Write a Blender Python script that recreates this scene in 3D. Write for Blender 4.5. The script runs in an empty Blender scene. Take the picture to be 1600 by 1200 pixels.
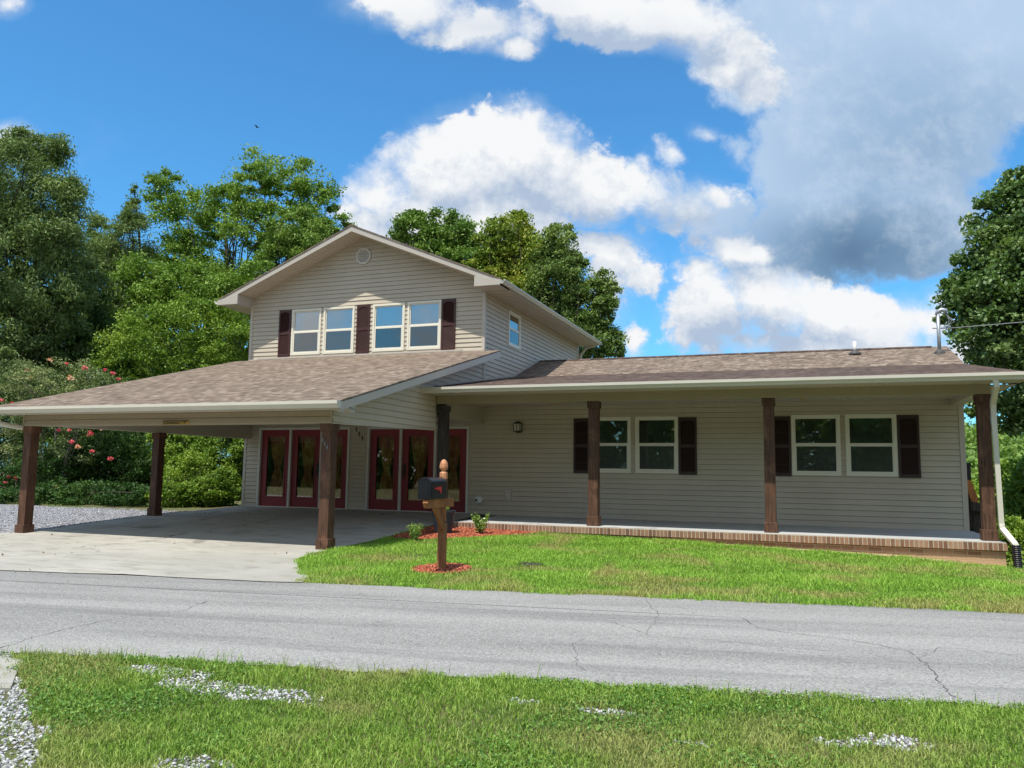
import bpy, math, random
import numpy as np
from mathutils import Vector, Matrix
R_ = math.radians
random.seed(7)
sc = bpy.context.scene
C = sc.collection

# ------------------------------------------------------------------ camera
F = 1239.33
RX = Vector((0.93803417, 0.34626631, 0.01383973))
UP = Vector((0.02517409, -0.10791881, 0.99384093))
FW = Vector((-0.3456272, 0.93190835, 0.10994847))
cd = bpy.data.cameras.new('camera'); cam = bpy.data.objects.new('camera', cd); C.objects.link(cam)
cd.sensor_width = 36.0; cd.lens = F / 1600 * 36.0; cd.clip_start = 0.05; cd.clip_end = 5000
cam.matrix_world = Matrix(((RX.x, UP.x, -FW.x, 0), (RX.y, UP.y, -FW.y, 0), (RX.z, UP.z, -FW.z, 0), (0, 0, 0, 1)))
sc.camera = cam
sc.render.resolution_x = 1024; sc.render.resolution_y = 768
sc.view_settings.view_transform = 'Standard'; sc.view_settings.look = 'None'
sc.view_settings.exposure = 0.12; sc.view_settings.gamma = 1

# authoring helper: a point of the survey photograph taken to a real depth
def ray(px, py): return FW + RX * ((px - 800) / F) - UP * ((py - 600) / F)
def at(px, py, Y): d = ray(px, py); return d * (Y / d.y)

# ------------------------------------------------------------------ sun
SUN = Vector((0.08, 0.42, -1.0)).normalized()          # direction the light travels
sl = bpy.data.lights.new('sun', 'SUN'); so = bpy.data.objects.new('sun', sl); C.objects.link(so)
sl.energy = 5.0; sl.angle = R_(0.53); sl.color = (1.0, 0.955, 0.88)
so.rotation_euler = SUN.to_track_quat('-Z', 'Y').to_euler()
SEL = math.asin(-SUN.z); SAZ = math.atan2(-SUN.x, -SUN.y)   # clockwise from +Y

# ------------------------------------------------------------------ node helpers
class NT:
    def __init__(s, nt): s.nt = nt; s.n = nt.nodes; s.l = nt.links
    def node(s, t, **k):
        n = s.n.new(t)
        for a, b in k.items(): setattr(n, a, b)
        return n
    def put(s, sock, v):
        if hasattr(v, 'bl_idname') or isinstance(v, bpy.types.NodeSocket): s.l.new(v, sock)
        elif v is not None: sock.default_value = v
    def m(s, op, a, b=None, c=None, clamp=False):
        n = s.node('ShaderNodeMath', operation=op, use_clamp=clamp)
        for i, v in enumerate((a, b, c)):
            if v is not None: s.put(n.inputs[i], v)
        return n.outputs[0]
    def vm(s, op, a, b=None, out=0):
        n = s.node('ShaderNodeVectorMath', operation=op)
        s.put(n.inputs[0], a)
        if b is not None: s.put(n.inputs[1], b)
        return n.outputs[out]
    def noise(s, v, scale, detail=4, rough=.5, dist=0, out='Fac'):
        n = s.node('ShaderNodeTexNoise'); s.put(n.inputs['Vector'], v)
        n.inputs['Scale'].default_value = scale; n.inputs['Detail'].default_value = detail
        n.inputs['Roughness'].default_value = rough; n.inputs['Distortion'].default_value = dist
        return n.outputs[out]
    def ramp(s, f, stops, interp='LINEAR'):
        n = s.node('ShaderNodeValToRGB'); s.put(n.inputs[0], f); cr = n.color_ramp; cr.interpolation = interp
        while len(cr.elements) < len(stops): cr.elements.new(.5)
        for e, (p, c) in zip(cr.elements, stops):
            e.position = p; e.color = tuple(c) + (1,) if len(c) == 3 else c
        return n.outputs[0]
    def mix(s, f, a, b, mode='MIX'):
        n = s.node('ShaderNodeMix', data_type='RGBA', blend_type=mode)
        s.put(n.inputs[0], f)
        for i, v in ((6, a), (7, b)):
            if isinstance(v, (tuple, list)) and len(v) == 3: v = tuple(v) + (1,)
            s.put(n.inputs[i], v)
        return n.outputs[2]
    def smooth(s, v, lo, hi):
        n = s.node('ShaderNodeMapRange', interpolation_type='SMOOTHSTEP'); s.put(n.inputs[0], v)
        n.inputs[1].default_value = lo; n.inputs[2].default_value = hi
        return n.outputs[0]
    def pos(s): return s.node('ShaderNodeNewGeometry').outputs['Position']
    def scaled(s, v, x, y, z): return s.vm('MULTIPLY', v, (x, y, z))
    def bump(s, h, strength, dist):
        n = s.node('ShaderNodeBump'); s.put(n.inputs['Height'], h)
        n.inputs['Strength'].default_value = strength; n.inputs['Distance'].default_value = dist
        return n.outputs[0]

# ------------------------------------------------------------------ world: clear sky with cumulus
w = bpy.data.worlds.new('World'); sc.world = w; w.use_nodes = True
N = NT(w.node_tree); N.n.clear()
tc = N.node('ShaderNodeTexCoord'); D = tc.outputs['Generated']
sky = N.node('ShaderNodeTexSky', sky_type='NISHITA'); sky.sun_disc = False
sky.sun_elevation = SEL; sky.sun_rotation = SAZ; sky.air_density = 1.0; sky.dust_density = 0.6; sky.ozone_density = 3.0
SA = R_(-20.35); SF = Vector((math.sin(SA), math.cos(SA), 0)); SR = Vector((math.cos(SA), -math.sin(SA), 0))
df = N.m('MAXIMUM', N.vm('DOT_PRODUCT', D, tuple(SF), out='Value'), 0.02)
cu = N.m('DIVIDE', N.vm('DOT_PRODUCT', D, tuple(SR), out='Value'), df)
sz = N.node('ShaderNodeSeparateXYZ'); N.put(sz.inputs[0], D)
cv = N.m('DIVIDE', sz.outputs[2], df)
cm = N.node('ShaderNodeCombineXYZ'); N.put(cm.inputs[0], cu); N.put(cm.inputs[1], cv); P0 = cm.outputs[0]
wn = N.noise(P0, 5.0, 5, .55, out='Color')
wv = N.vm('MULTIPLY', N.vm('SUBTRACT', wn, (.5, .5, .5)), (.11, .11, 0))
P1 = N.vm('ADD', P0, wv)
def suv(px, py):
    d = ray(px, py); f = d.dot(SF); return d.dot(SR) / f, d.z / f
def blobs(lst, P, grow=1.0):
    acc = None
    for px, py, a, b, wgt in lst:
        a *= grow; b *= grow
        u, v = suv(px, py)
        q = N.vm('LENGTH', N.vm('MULTIPLY', N.vm('SUBTRACT', P, (u, v, 0)), (F / a, F / b, 0)), out='Value')
        f = N.m('MULTIPLY', N.m('SUBTRACT', 1.0, q, clamp=True), wgt)
        acc = f if acc is None else N.m('MAXIMUM', acc, f)
    return acc
white = [(1000, 30, 120, 60, 1), (900, 0, 140, 50, 1), (1150, 60, 90, 70, .9), (1120, 395, 90, 60, .8), (1080, 430, 60, 50, .8), (560, 340, 80, 60, .8), (1105, 300, 90, 60, .75), (930, 380, 90, 50, .8), (1000, 430, 50, 60, .6), (1180, 400, 70, 50, .7), (700, 350, 200, 60, 1), (1100, 500, 70, 60, .9), (590, 300, 85, 70, .9), (700, 265, 130, 100, 1.1), (820, 250, 150, 110, 1.2), (900, 290, 110, 85, 1), (640, 340, 150, 80, .9),
         (1000, 290, 110, 60, .8), (1060, 330, 100, 60, .8), (1050, 232, 40, 40, .6), (760, 330, 150, 70, 1), (950, 400, 60, 60, .75), (960, 480, 60, 100, .55),
         (1010, 250, 50, 50, .4), (990, 540, 45, 40, .7), (870, 340, 60, 50, .6),
         (640, 0, 130, 60, .9), (740, 25, 130, 70, 1), (830, 30, 70, 60, .8), (960, 10, 170, 70, 1), (1080, 20, 140, 80, 1), (1135, 95, 60, 45, .95), (800, 62, 70, 45, .95),
         (1110, 480, 90, 80, 1.1), (1200, 470, 140, 80, 1.2), (1140, 400, 80, 60, .9), (1300, 495, 120, 70, 1.1), (1400, 515, 90, 60, 1), (1330, 540, 300, 50, 1), (1460, 520, 50, 45, .9), (1080, 385, 40, 25, .6),
         (20, 215, 55, 45, .9), (10, 18, 45, 40, .7), (1510, 350, 50, 45, .5), (1475, 480, 60, 40, .6), (1120, 200, 60, 30, .6), (1180, 120, 60, 50, .6)]
grey = [(1350, 60, 300, 170, 1.2), (1400, 200, 260, 160, 1.2), (1250, 250, 130, 180, 1), (1330, 345, 240, 130, 1.15), (1200, 90, 120, 110, .9), (1560, 120, 160, 140, 1), (1500, 0, 300, 120, 1.2),
        (1420, 400, 110, 60, 1), (1220, 350, 110, 90, .8), (1110, 325, 120, 85, 1), (1170, 395, 110, 75, 1), (1060, 320, 80, 50, .8), (1160, 230, 70, 90, .6), (1530, 260, 60, 60, .7), (1700, 60, 200, 150, 1)]
nA = N.m('ADD', N.m('MULTIPLY', N.noise(P0, 9.0, 10, .62), .62), N.m('MULTIPLY', N.noise(P0, 31.0, 8, .68, .25), .38)); nB = N.noise(P0, 4.0, 9, .62)
up1 = N.vm('ADD', P0, (-.012, .03, 0)); nA2 = N.m('ADD', N.m('MULTIPLY', N.noise(up1, 9.0, 10, .62), .62), N.m('MULTIPLY', N.noise(up1, 31.0, 8, .68, .25), .38)); nW = N.smooth(N.noise(P0, 6.5, 3, .5), .42, .66)
DW = blobs(white, P1, 1.2); DG = blobs(grey, P1, 1.06)
DW2 = blobs(white, N.vm('ADD', P1, (-.01, .045, 0)), 1.2)
front = N.smooth(N.vm('DOT_PRODUCT', D, tuple(SF), out='Value'), .15, .35)
rn = N.noise(D, 2.6, 8, .58, .3); rest = N.m('MULTIPLY', N.smooth(rn, .40, .56), N.m('SUBTRACT', 1.0, front))
eW = N.m('SUBTRACT', N.m('ADD', DW, N.m('MULTIPLY', N.m('SUBTRACT', nA, .5), 1.75)), .26)
qW = N.m('DIVIDE', eW, N.m('ADD', .20, N.m('MULTIPLY', nW, .50)), clamp=True)
aW = N.smooth(qW, 0, 1)
aW = N.m('MAXIMUM', N.m('MULTIPLY', aW, front), rest)
aG = N.m('MULTIPLY', N.smooth(N.m('ADD', N.m('ADD', DG, N.m('MULTIPLY', N.m('SUBTRACT', nB, .5), 1.3)), N.m('MULTIPLY', N.m('SUBTRACT', nA, .5), 1.2)), .10, .42), N.m('MULTIPLY', front, N.smooth(DG, 0, .14)))
# sunward side lighter, undersides greyer (what this noise field's own relief gives)
shade = N.m('ADD', N.m('MULTIPLY_ADD', N.m('SUBTRACT', DW, DW2), 1.2, .60), N.m('MULTIPLY', N.m('SUBTRACT', nA, nA2), 2.9), clamp=True)
under = blobs([(1080, 350, 150, 60, 1), (1000, 60, 300, 60, .5), (1150, 520, 140, 40, .5), (1300, 545, 200, 40, .5), (760, 20, 200, 50, .5), (950, 350, 110, 50, .6), (1180, 430, 60, 30, .4)], P1)
shade = N.m('SUBTRACT', shade, N.m('MULTIPLY', under, .8), clamp=True)
colW = N.mix(shade, (.46, .57, .74), (.97, .985, 1.0))
dark = blobs([(1350, 400, 300, 150, 1.0), (1440, 240, 330, 260, .42), (1570, 200, 160, 180, .35), (1200, 390, 120, 70, .5)], P1)
dk = N.m('ADD', dark, N.m('MULTIPLY', N.m('SUBTRACT', nB, .5), .5), clamp=True)
colG = N.ramp(dk, [(0, (.50, .66, .88)), (.35, (.34, .50, .72)), (.75, (.18, .31, .48)), (1, (.13, .23, .38))])
skc = N.mix(1.0, sky.outputs[0], (.68, 1.50, 1.88), 'MULTIPLY')
k = 1 / .1 * 0.88
veil = N.m('MULTIPLY', N.m('MULTIPLY', N.smooth(N.m('ADD', N.m('MAXIMUM', DW, DG), N.m('MULTIPLY', N.m('SUBTRACT', nB, .5), 1.2)), .12, .6), .30), front)
skc = N.mix(veil, skc, (.66 * k, .78 * k, .93 * k))
c1 = N.mix(aG, skc, N.vm('MULTIPLY', colG, (k, k, k)))
wis = N.m('MULTIPLY', N.m('MULTIPLY', N.smooth(N.m('ADD', N.m('MULTIPLY', nA, .7), N.m('MULTIPLY', nB, .5)), .56, .78), .55), aG)
c1 = N.mix(wis, c1, (.74 * k, .84 * k, .96 * k))
c2 = N.mix(aW, c1, N.vm('MULTIPLY', colW, (k, k, k)))
bg = N.node('ShaderNodeBackground'); bg.inputs[1].default_value = .1; N.put(bg.inputs[0], c2)
wo = N.node('ShaderNodeOutputWorld'); N.l.new(bg.outputs[0], wo.inputs[0])

# ------------------------------------------------------------------ materials
def mat(name):
    m = bpy.data.materials.new(name); m.use_nodes = True
    n = NT(m.node_tree); b = n.n['Principled BSDF']
    return m, n, b
def plain(name, col, rough=.6, metal=0, var=.12, scale=6, bump=0, bscale=60, stretch=(1, 1, 1), spec=.4):
    m, n, b = mat(name); p = n.scaled(n.pos(), *stretch)
    f = n.noise(p, scale, 5, .6)
    c = n.mix(f, tuple(x * (1 - var * 1.6) for x in col), tuple(min(1, x * (1 + var * 1.6)) for x in col))
    n.put(b.inputs['Base Color'], c); b.inputs['Metallic'].default_value = metal
    b.inputs['Specular IOR Level'].default_value = spec
    n.put(b.inputs['Roughness'], n.m('ADD', rough - .08, n.m('MULTIPLY', f, .16)))
    if bump: n.put(b.inputs['Normal'], n.bump(n.noise(p, bscale, 4, .6), 1, bump))
    return m
M = {}
def siding_mat(name, col):
    m, n, b = mat(name); p = n.pos()
    f = n.noise(p, .9, 5, .6); g = n.noise(n.scaled(p, 3, 3, 60), 1.5, 3, .6); d = n.noise(n.scaled(p, 4, 4, .8), 1.4, 4, .6)
    c = n.mix(n.smooth(f, .3, .75), tuple(x * .93 for x in col), tuple(x * 1.05 for x in col))
    c = n.mix(n.m('MULTIPLY', n.smooth(g, .35, .7), .5), c, tuple(x * .86 for x in col))
    c = n.mix(n.m('MULTIPLY', n.smooth(d, .5, .8), .3), c, (col[0] * .8, col[1] * .78, col[2] * .72))
    n.put(b.inputs['Base Color'], c); b.inputs['Roughness'].default_value = .48; b.inputs['Specular IOR Level'].default_value = .3
    n.put(b.inputs['Normal'], n.bump(n.noise(n.scaled(p, 2, 2, 40), 8, 4, .7), .5, .0015))
    return m
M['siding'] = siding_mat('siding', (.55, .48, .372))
M['siding_shaded'] = siding_mat('siding_shaded', (.38, .32, .22))  # siding colour darkened to paint in the shade under the eaves
M['trim'] = plain('trim', (.53, .465, .385), .45, var=.05, scale=2)
M['gutter'] = plain('gutter', (.60, .57, .48), .35, var=.05, scale=3)
M['barge'] = plain('barge', (.47, .425, .365), .4, var=.05, scale=2)
M['vent_grey'] = plain('vent_grey', (.58, .54, .48), .5, var=.05, scale=3)
M['vinyl'] = plain('vinyl', (.76, .72, .60), .4, var=.03, scale=3)
M['jamb'] = plain('jamb', (.62, .60, .54), .45, var=.05, scale=3)
M['shutter'] = plain('shutter', (.060, .022, .018), .45, var=.12, scale=5)
M['dshutter'] = plain('dshutter', (.042, .022, .020), .5, var=.12, scale=5)
M['door'] = plain('door', (.24, .024, .030), .42, var=.08, scale=3)
M['black'] = plain('black', (.018, .019, .022), .4, var=.1)
M['box_black'] = plain('box_black', (.010, .011, .014), .32, var=.15, spec=.45)
M['red'] = plain('red', (.55, .03, .03), .4, var=.06)
M['gold'] = plain('gold', (.75, .47, .13), .3, metal=.8, var=.08)
M['cream_glass'] = plain('cream_glass', (.62, .57, .42), .3, var=.08)
M['white_pvc'] = plain('white_pvc', (.78, .78, .75), .4, var=.04)
M['galv'] = plain('galv', (.36, .39, .42), .45, metal=.5, var=.12, scale=12)
M['boot'] = plain('boot', (.07, .065, .065), .6)
M['pot'] = plain('pot', (.028, .036, .052), .45, var=.15)
M['corr'] = plain('corr', (.012, .012, .013), .5)
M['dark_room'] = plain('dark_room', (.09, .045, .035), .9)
M['blind'] = plain('blind', (.62, .62, .62), .6, var=.05)
M['blind_dark'] = plain('blind_dark', (.20, .215, .225), .6, var=.08)
M['screen'] = plain('screen', (.17, .17, .18), .7, var=.08, scale=3)
M['sign_yellow'] = plain('sign_yellow', (.42, .27, .05), .5, var=.05)
M['wire'] = plain('wire', (.25, .26, .27), .5)
M['birdc'] = plain('birdc', (.02, .02, .02), .7)
M['bark'] = plain('bark', (.075, .058, .045), .9, var=.35, scale=5, bump=.02, bscale=9, stretch=(1, 1, .25))
M['bark_grey'] = plain('bark_grey', (.15, .13, .11), .9, var=.3, scale=6, bump=.02, bscale=9, stretch=(1, 1, .25))
def wood_mat(name, c0, c1, scale=1.0, rough=.62):
    m, n, b = mat(name); p = n.scaled(n.pos(), 16 * scale, 16 * scale, 1.1 * scale)
    f = n.noise(p, 2.2, 7, .65, .6); g = n.noise(n.pos(), 1.6, 4, .6); k_ = n.noise(n.scaled(n.pos(), 9, 9, 3.5), 1.0, 2, .5)
    c = n.mix(n.smooth(f, .32, .7), c0, c1)
    c = n.mix(n.m('MULTIPLY', g, .45), c, tuple(x * .6 for x in c0))
    c = n.mix(n.smooth(k_, .74, .80), c, tuple(x * .25 for x in c0))
    ck = n.noise(n.scaled(n.pos(), 26, 26, .9), 1.3, 3, .5); c = n.mix(n.smooth(ck, .66, .70), c, tuple(x * .22 for x in c0))
    fd = n.noise(n.pos(), 3.2, 5, .65); c = n.mix(n.m('MULTIPLY', n.smooth(fd, .5, .72), .5), c, tuple(min(1, x * 1.5) for x in c1))
    n.put(b.inputs['Base Color'], c); b.inputs['Roughness'].default_value = rough; b.inputs['Specular IOR Level'].default_value = .25
    n.put(b.inputs['Normal'], n.bump(n.m('SUBTRACT', f, n.m('MULTIPLY', n.smooth(ck, .66, .70), .8)), .9, .005))
    return m
M['walnut'] = wood_mat('walnut', (.062, .032, .021), (.17, .085, .050))
M['cedar'] = wood_mat('cedar', (.20, .075, .030), (.40, .17, .065), .9)
M['cedar_dark'] = wood_mat('cedar_dark', (.19, .080, .035), (.33, .15, .065), .9)
M['finial'] = wood_mat('finial', (.48, .20, .09), (.66, .32, .16), .8, .45)
M['old_or_shaded_wood'] = wood_mat('old_or_shaded_wood', (.035, .03, .027), (.08, .068, .06))
M['rust_wood'] = wood_mat('rust_wood', (.42, .15, .05), (.60, .24, .08))

def shingle_mat(name, ax, k_, cols, dark=1.0):
    """architectural shingles: ax = world axis that runs along the courses, k_ = slope length per horizontal metre"""
    m, n, b = mat(name); s = n.node('ShaderNodeSeparateXYZ'); n.put(s.inputs[0], n.pos())
    U = s.outputs[0] if ax == 'x' else s.outputs[1]; V = s.outputs[1] if ax == 'x' else s.outputs[0]
    cb = n.node('ShaderNodeCombineXYZ'); n.put(cb.inputs[0], U); n.put(cb.inputs[1], n.m('MULTIPLY', V, k_))
    v = cb.outputs[0]
    def br(w_, h_, off, mort):
        t = n.node('ShaderNodeTexBrick', offset=off, squash=1.0); n.put(t.inputs['Vector'], v)
        t.inputs['Color1'].default_value = (0, 0, 0, 1); t.inputs['Color2'].default_value = (1, 1, 1, 1); t.inputs['Mortar'].default_value = (.5, .5, .5, 1)
        t.inputs['Scale'].default_value = 1; t.inputs['Mortar Size'].default_value = mort; t.inputs['Mortar Smooth'].default_value = 0
        t.inputs['Brick Width'].default_value = w_; t.inputs['Row Height'].default_value = h_; t.inputs['Bias'].default_value = 0
        return t
    a = br(.17, .125, .37, .004); c_ = br(.09, .125, .61, .0)
    f = n.m('ADD', n.m('MULTIPLY', a.outputs['Color'], .5), n.m('MULTIPLY', c_.outputs['Color'], .5))
    gr = n.noise(v, 60, 4, .7); st = n.noise(v, .5, 5, .6)
    f = n.m('ADD', n.m('MULTIPLY', n.m('ADD', n.m('MULTIPLY', n.m('SUBTRACT', f, .5), 1.0), .5), .62), n.m('MULTIPLY', gr, .38))
    col = n.ramp(f, [(.15, cols[0]), (.4, cols[1]), (.6, cols[2]), (.85, cols[3])])
    col = n.mix(n.m('MULTIPLY', n.smooth(st, .35, .75), .35), col, cols[4])
    # shadow gap at the butt edge of each course
    fr = n.m('FRACT', n.m('DIVIDE', n.m('MULTIPLY', V, k_), .125))
    edge = n.smooth(n.m('ABSOLUTE', n.m('SUBTRACT', fr, .5)), .43, .49)
    col = n.mix(n.m('MULTIPLY', edge, .45), col, tuple(x * .35 for x in cols[0]))
    col = n.mix(1.0, col, (dark, dark, dark), 'MULTIPLY')
    n.put(b.inputs['Base Color'], col); b.inputs['Roughness'].default_value = .9; b.inputs['Specular IOR Level'].default_value = .15
    h = n.m('ADD', n.m('MULTIPLY', a.outputs['Color'], .5), n.m('ADD', n.m('MULTIPLY', gr, .3), n.m('SUBTRACT', 1.0, fr)))
    n.put(b.inputs['Normal'], n.bump(h, .7, .010))
    return m
SH = [(.085, .062, .046), (.162, .122, .092), (.225, .175, .134), (.36, .295, .23), (.18, .132, .10)]
M['shingle_x'] = shingle_mat('shingle_x', 'x', 1.034, SH)
M['shingle_main'] = shingle_mat('shingle_main', 'x', 1.05, SH)
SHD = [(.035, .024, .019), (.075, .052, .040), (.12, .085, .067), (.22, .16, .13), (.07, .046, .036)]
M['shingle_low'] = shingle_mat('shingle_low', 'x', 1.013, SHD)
M['shingle_y'] = shingle_mat('shingle_y', 'y', 1.08, SH)

def brick_mat():
    m, n, b = mat('porch_brick'); s = n.node('ShaderNodeSeparateXYZ'); n.put(s.inputs[0], n.pos())
    cb = n.node('ShaderNodeCombineXYZ'); n.put(cb.inputs[0], n.m('ADD', s.outputs[0], s.outputs[1])); n.put(cb.inputs[1], s.outputs[2])
    t = n.node('ShaderNodeTexBrick'); n.put(t.inputs['Vector'], cb.outputs[0])
    t.inputs['Color1'].default_value = (0, 0, 0, 1); t.inputs['Color2'].default_value = (1, 1, 1, 1); t.inputs['Mortar'].default_value = (0, 0, 0, 1)
    t.inputs['Scale'].default_value = 1; t.inputs['Mortar Size'].default_value = .006; t.inputs['Brick Width'].default_value = .215; t.inputs['Row Height'].default_value = .075
    nz = n.noise(n.pos(), 14, 4, .6); mud = n.noise(n.pos(), 3, 4, .6)
    col = n.mix(n.m('ADD', n.m('MULTIPLY', t.outputs['Color'], .6), n.m('MULTIPLY', nz, .4)), (.16, .085, .05), (.42, .26, .16))
    col = n.mix(t.outputs['Fac'], col, (.42, .36, .28))
    mz = n.m('ADD', n.m('MULTIPLY', n.m('SUBTRACT', -1.24, s.outputs[2]), 7), mud)      # splashed clay on the lowest courses
    col = n.mix(n.m('MULTIPLY', n.smooth(mz, .45, 1.1), .85), col, (.47, .33, .19))
    n.put(b.inputs['Base Color'], col); b.inputs['Roughness'].default_value = .9
    n.put(b.inputs['Normal'], n.bump(n.m('SUBTRACT', 1.0, t.outputs['Fac']), .6, .005))
    return m
M['brick'] = brick_mat()
M['mortar'] = plain('mortar', (.50, .45, .36), .9, var=.1, scale=20)
def rowlock_mat():
    m, n, b = mat('rowlock_brick')
    r = n.node('ShaderNodeNewGeometry').outputs['Random Per Island']; nz = n.noise(n.pos(), 22, 4, .65)
    f = n.m('ADD', n.m('MULTIPLY', r, .6), n.m('MULTIPLY', nz, .4))
    n.put(b.inputs['Base Color'], n.ramp(f, [(.1, (.13, .062, .035)), (.45, (.27, .14, .08)), (.9, (.42, .26, .16))])); b.inputs['Roughness'].default_value = .85
    n.put(b.inputs['Normal'], n.bump(nz, .6, .003))
    return m
M['rowlock'] = rowlock_mat()

def concrete_mat(name, c0, c1, stain, s=1.0, agg=.0):
    m, n, b = mat(name); p = n.pos()
    big = n.noise(p, .45 * s, 6, .6, .4); mid = n.noise(n.scaled(p, 1, 2.2, 1), 1.8 * s, 6, .65, .5); fine = n.noise(p, 90, 3, .7); sw = n.noise(n.scaled(p, .5, 5, 1), 3.0, 4, .6, .8)
    c = n.mix(n.smooth(big, .3, .7), c0, c1)
    c = n.mix(n.m('MULTIPLY', n.smooth(mid, .44, .72), .75), c, stain)
    oil = n.noise(p, .9, 3, .5, .3); c = n.mix(n.m('MULTIPLY', n.smooth(oil, .64, .74), .6), c, tuple(x * .45 for x in stain))
    c = n.mix(n.m('MULTIPLY', n.smooth(sw, .5, .72), .25), c, tuple(min(1, x * 1.15) for x in c1))
    c = n.mix(n.m('MULTIPLY', n.smooth(fine, .35, .75), .35), c, tuple(x * .6 for x in c0))
    vo = n.node('ShaderNodeTexVoronoi', feature='DISTANCE_TO_EDGE'); n.put(vo.inputs['Vector'], n.vm('ADD', p, n.vm('MULTIPLY', n.noise(p, 1.1, 5, .6, out='Color'), (1.6, 1.6, 0)))); vo.inputs['Scale'].default_value = .16
    cr = n.m('MULTIPLY', n.m('SUBTRACT', 1.0, n.smooth(vo.outputs['Distance'], .0015, .006)), n.smooth(big, .45, .6))
    c = n.mix(n.m('MULTIPLY', cr, .7), c, tuple(x * .3 for x in c0))
    n.put(b.inputs['Base Color'], c); b.inputs['Roughness'].default_value = .85; b.inputs['Specular IOR Level'].default_value = .25
    n.put(b.inputs['Normal'], n.bump(n.m('ADD', fine, n.m('MULTIPLY', mid, 2)), .5, .004))
    return m
M['concrete'] = concrete_mat('concrete', (.35, .335, .29), (.455, .435, .38), (.25, .235, .19))
M['porch_floor'] = concrete_mat('porch_floor', (.42, .42, .40), (.50, .50, .48), (.36, .35, .33))
def asphalt_mat():
    m, n, b = mat('asphalt'); p = n.pos()
    big = n.noise(n.scaled(p, .35, 1.2, 1), 1.0, 6, .6, .3)
    rot = n.vm('DOT_PRODUCT', p, (-.18, .98, 0), out='Value'); tr = n.node('ShaderNodeCombineXYZ'); n.put(tr.inputs[1], rot); s_ = n.node('ShaderNodeSeparateXYZ'); n.put(s_.inputs[0], p)
    n.put(tr.inputs[0], n.m('MULTIPLY', s_.outputs[0], .06))
    track = n.noise(tr.outputs[0], 1.25, 3, .5, .2)
    vo = n.node('ShaderNodeTexVoronoi'); n.put(vo.inputs['Vector'], p); vo.inputs['Scale'].default_value = 85
    fine = n.noise(p, 55, 4, .75)
    base = n.mix(n.smooth(track, .35, .65), (.20, .198, .192), (.36, .355, .345))
    base = n.mix(n.m('MULTIPLY', n.smooth(big, .4, .7), .6), base, (.40, .395, .385))
    st = n.ramp(vo.outputs['Color'], [(.0, (.12, .12, .12)), (.45, (.40, .395, .385)), (.8, (.56, .55, .54)), (1, (.72, .71, .69))])
    c = n.mix(.5, base, st); c = n.mix(1.0, c, (.81, .795, .76), 'MULTIPLY')
    c = n.mix(n.m('MULTIPLY', n.smooth(n.noise(tr.outputs[0], 2.6, 5, .6, .4), .5, .68), .38), c, (.12, .118, .115))
    c = n.mix(n.m('MULTIPLY', n.smooth(fine, .5, .72), .5), c, (.15, .15, .15))
    wv_ = n.vm('ADD', p, n.vm('MULTIPLY', n.vm('SUBTRACT', n.noise(p, 1.6, 6, .65, out='Color'), (.5, .5, .5)), (1.1, 1.1, 0)))
    v2 = n.node('ShaderNodeTexVoronoi', feature='DISTANCE_TO_EDGE'); n.put(v2.inputs['Vector'], n.scaled(wv_, .8, 1.3, 1)); v2.inputs['Scale'].default_value = .42
    gate = n.m('MULTIPLY', n.smooth(n.noise(p, .33, 2, .5), .47, .6), .35)
    cr = n.m('MULTIPLY', n.m('SUBTRACT', 1.0, n.smooth(v2.outputs['Distance'], .0012, .005)), gate)
    seam = n.m('ABSOLUTE', n.m('SUBTRACT', n.m('SUBTRACT', s_.outputs[1], n.m('MULTIPLY', s_.outputs[0], .145)), n.m('ADD', 8.45, n.m('MULTIPLY', n.noise(p, .9, 3, .5), .05))))
    cr = n.m('MAXIMUM', cr, n.m('MULTIPLY', n.m('SUBTRACT', 1.0, n.smooth(seam, .006, .022)), n.smooth(s_.outputs[0], 0, -2)))
    c = n.mix(n.m('MULTIPLY', cr, .75), c, (.05, .05, .052))
    n.put(b.inputs['Base Color'], c); b.inputs['Roughness'].default_value = .88; b.inputs['Specular IOR Level'].default_value = .3
    h = n.m('ADD', n.m('MULTIPLY', vo.outputs['Distance'], -1.0), n.m('MULTIPLY', cr, -2))
    n.put(b.inputs['Normal'], n.bump(h, .8, .006))
    return m
M['asphalt'] = asphalt_mat()
def ground_mat():
    m, n, b = mat('soil'); p = n.pos(); f = n.noise(p, 1.2, 6, .6); g = n.noise(p, 30, 4, .7)
    c = n.mix(n.smooth(f, .35, .65), (.10, .14, .03), (.17, .14, .06)); c = n.mix(n.m('MULTIPLY', g, .6), c, (.05, .045, .025))
    n.put(b.inputs['Base Color'], c); b.inputs['Roughness'].default_value = .95; n.put(b.inputs['Normal'], n.bump(g, .8, .02)); return m
M['soil'] = ground_mat()
M['clay'] = plain('clay', (.50, .36, .22), .95, var=.2, scale=9, bump=.01, bscale=40)
def gravel_mat():
    m, n, b = mat('gravel'); p = n.pos(); vo = n.node('ShaderNodeTexVoronoi'); n.put(vo.inputs['Vector'], p); vo.inputs['Scale'].default_value = 26
    c = n.ramp(vo.outputs['Color'], [(0, (.15, .155, .17)), (.5, (.28, .285, .30)), (1, (.44, .445, .46))])
    n.put(b.inputs['Base Color'], c); b.inputs['Roughness'].default_value = .9
    n.put(b.inputs['Normal'], n.bump(n.m('MULTIPLY', vo.outputs['Distance'], -1), 1, .03)); return m
M['gravel'] = gravel_mat()
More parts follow.
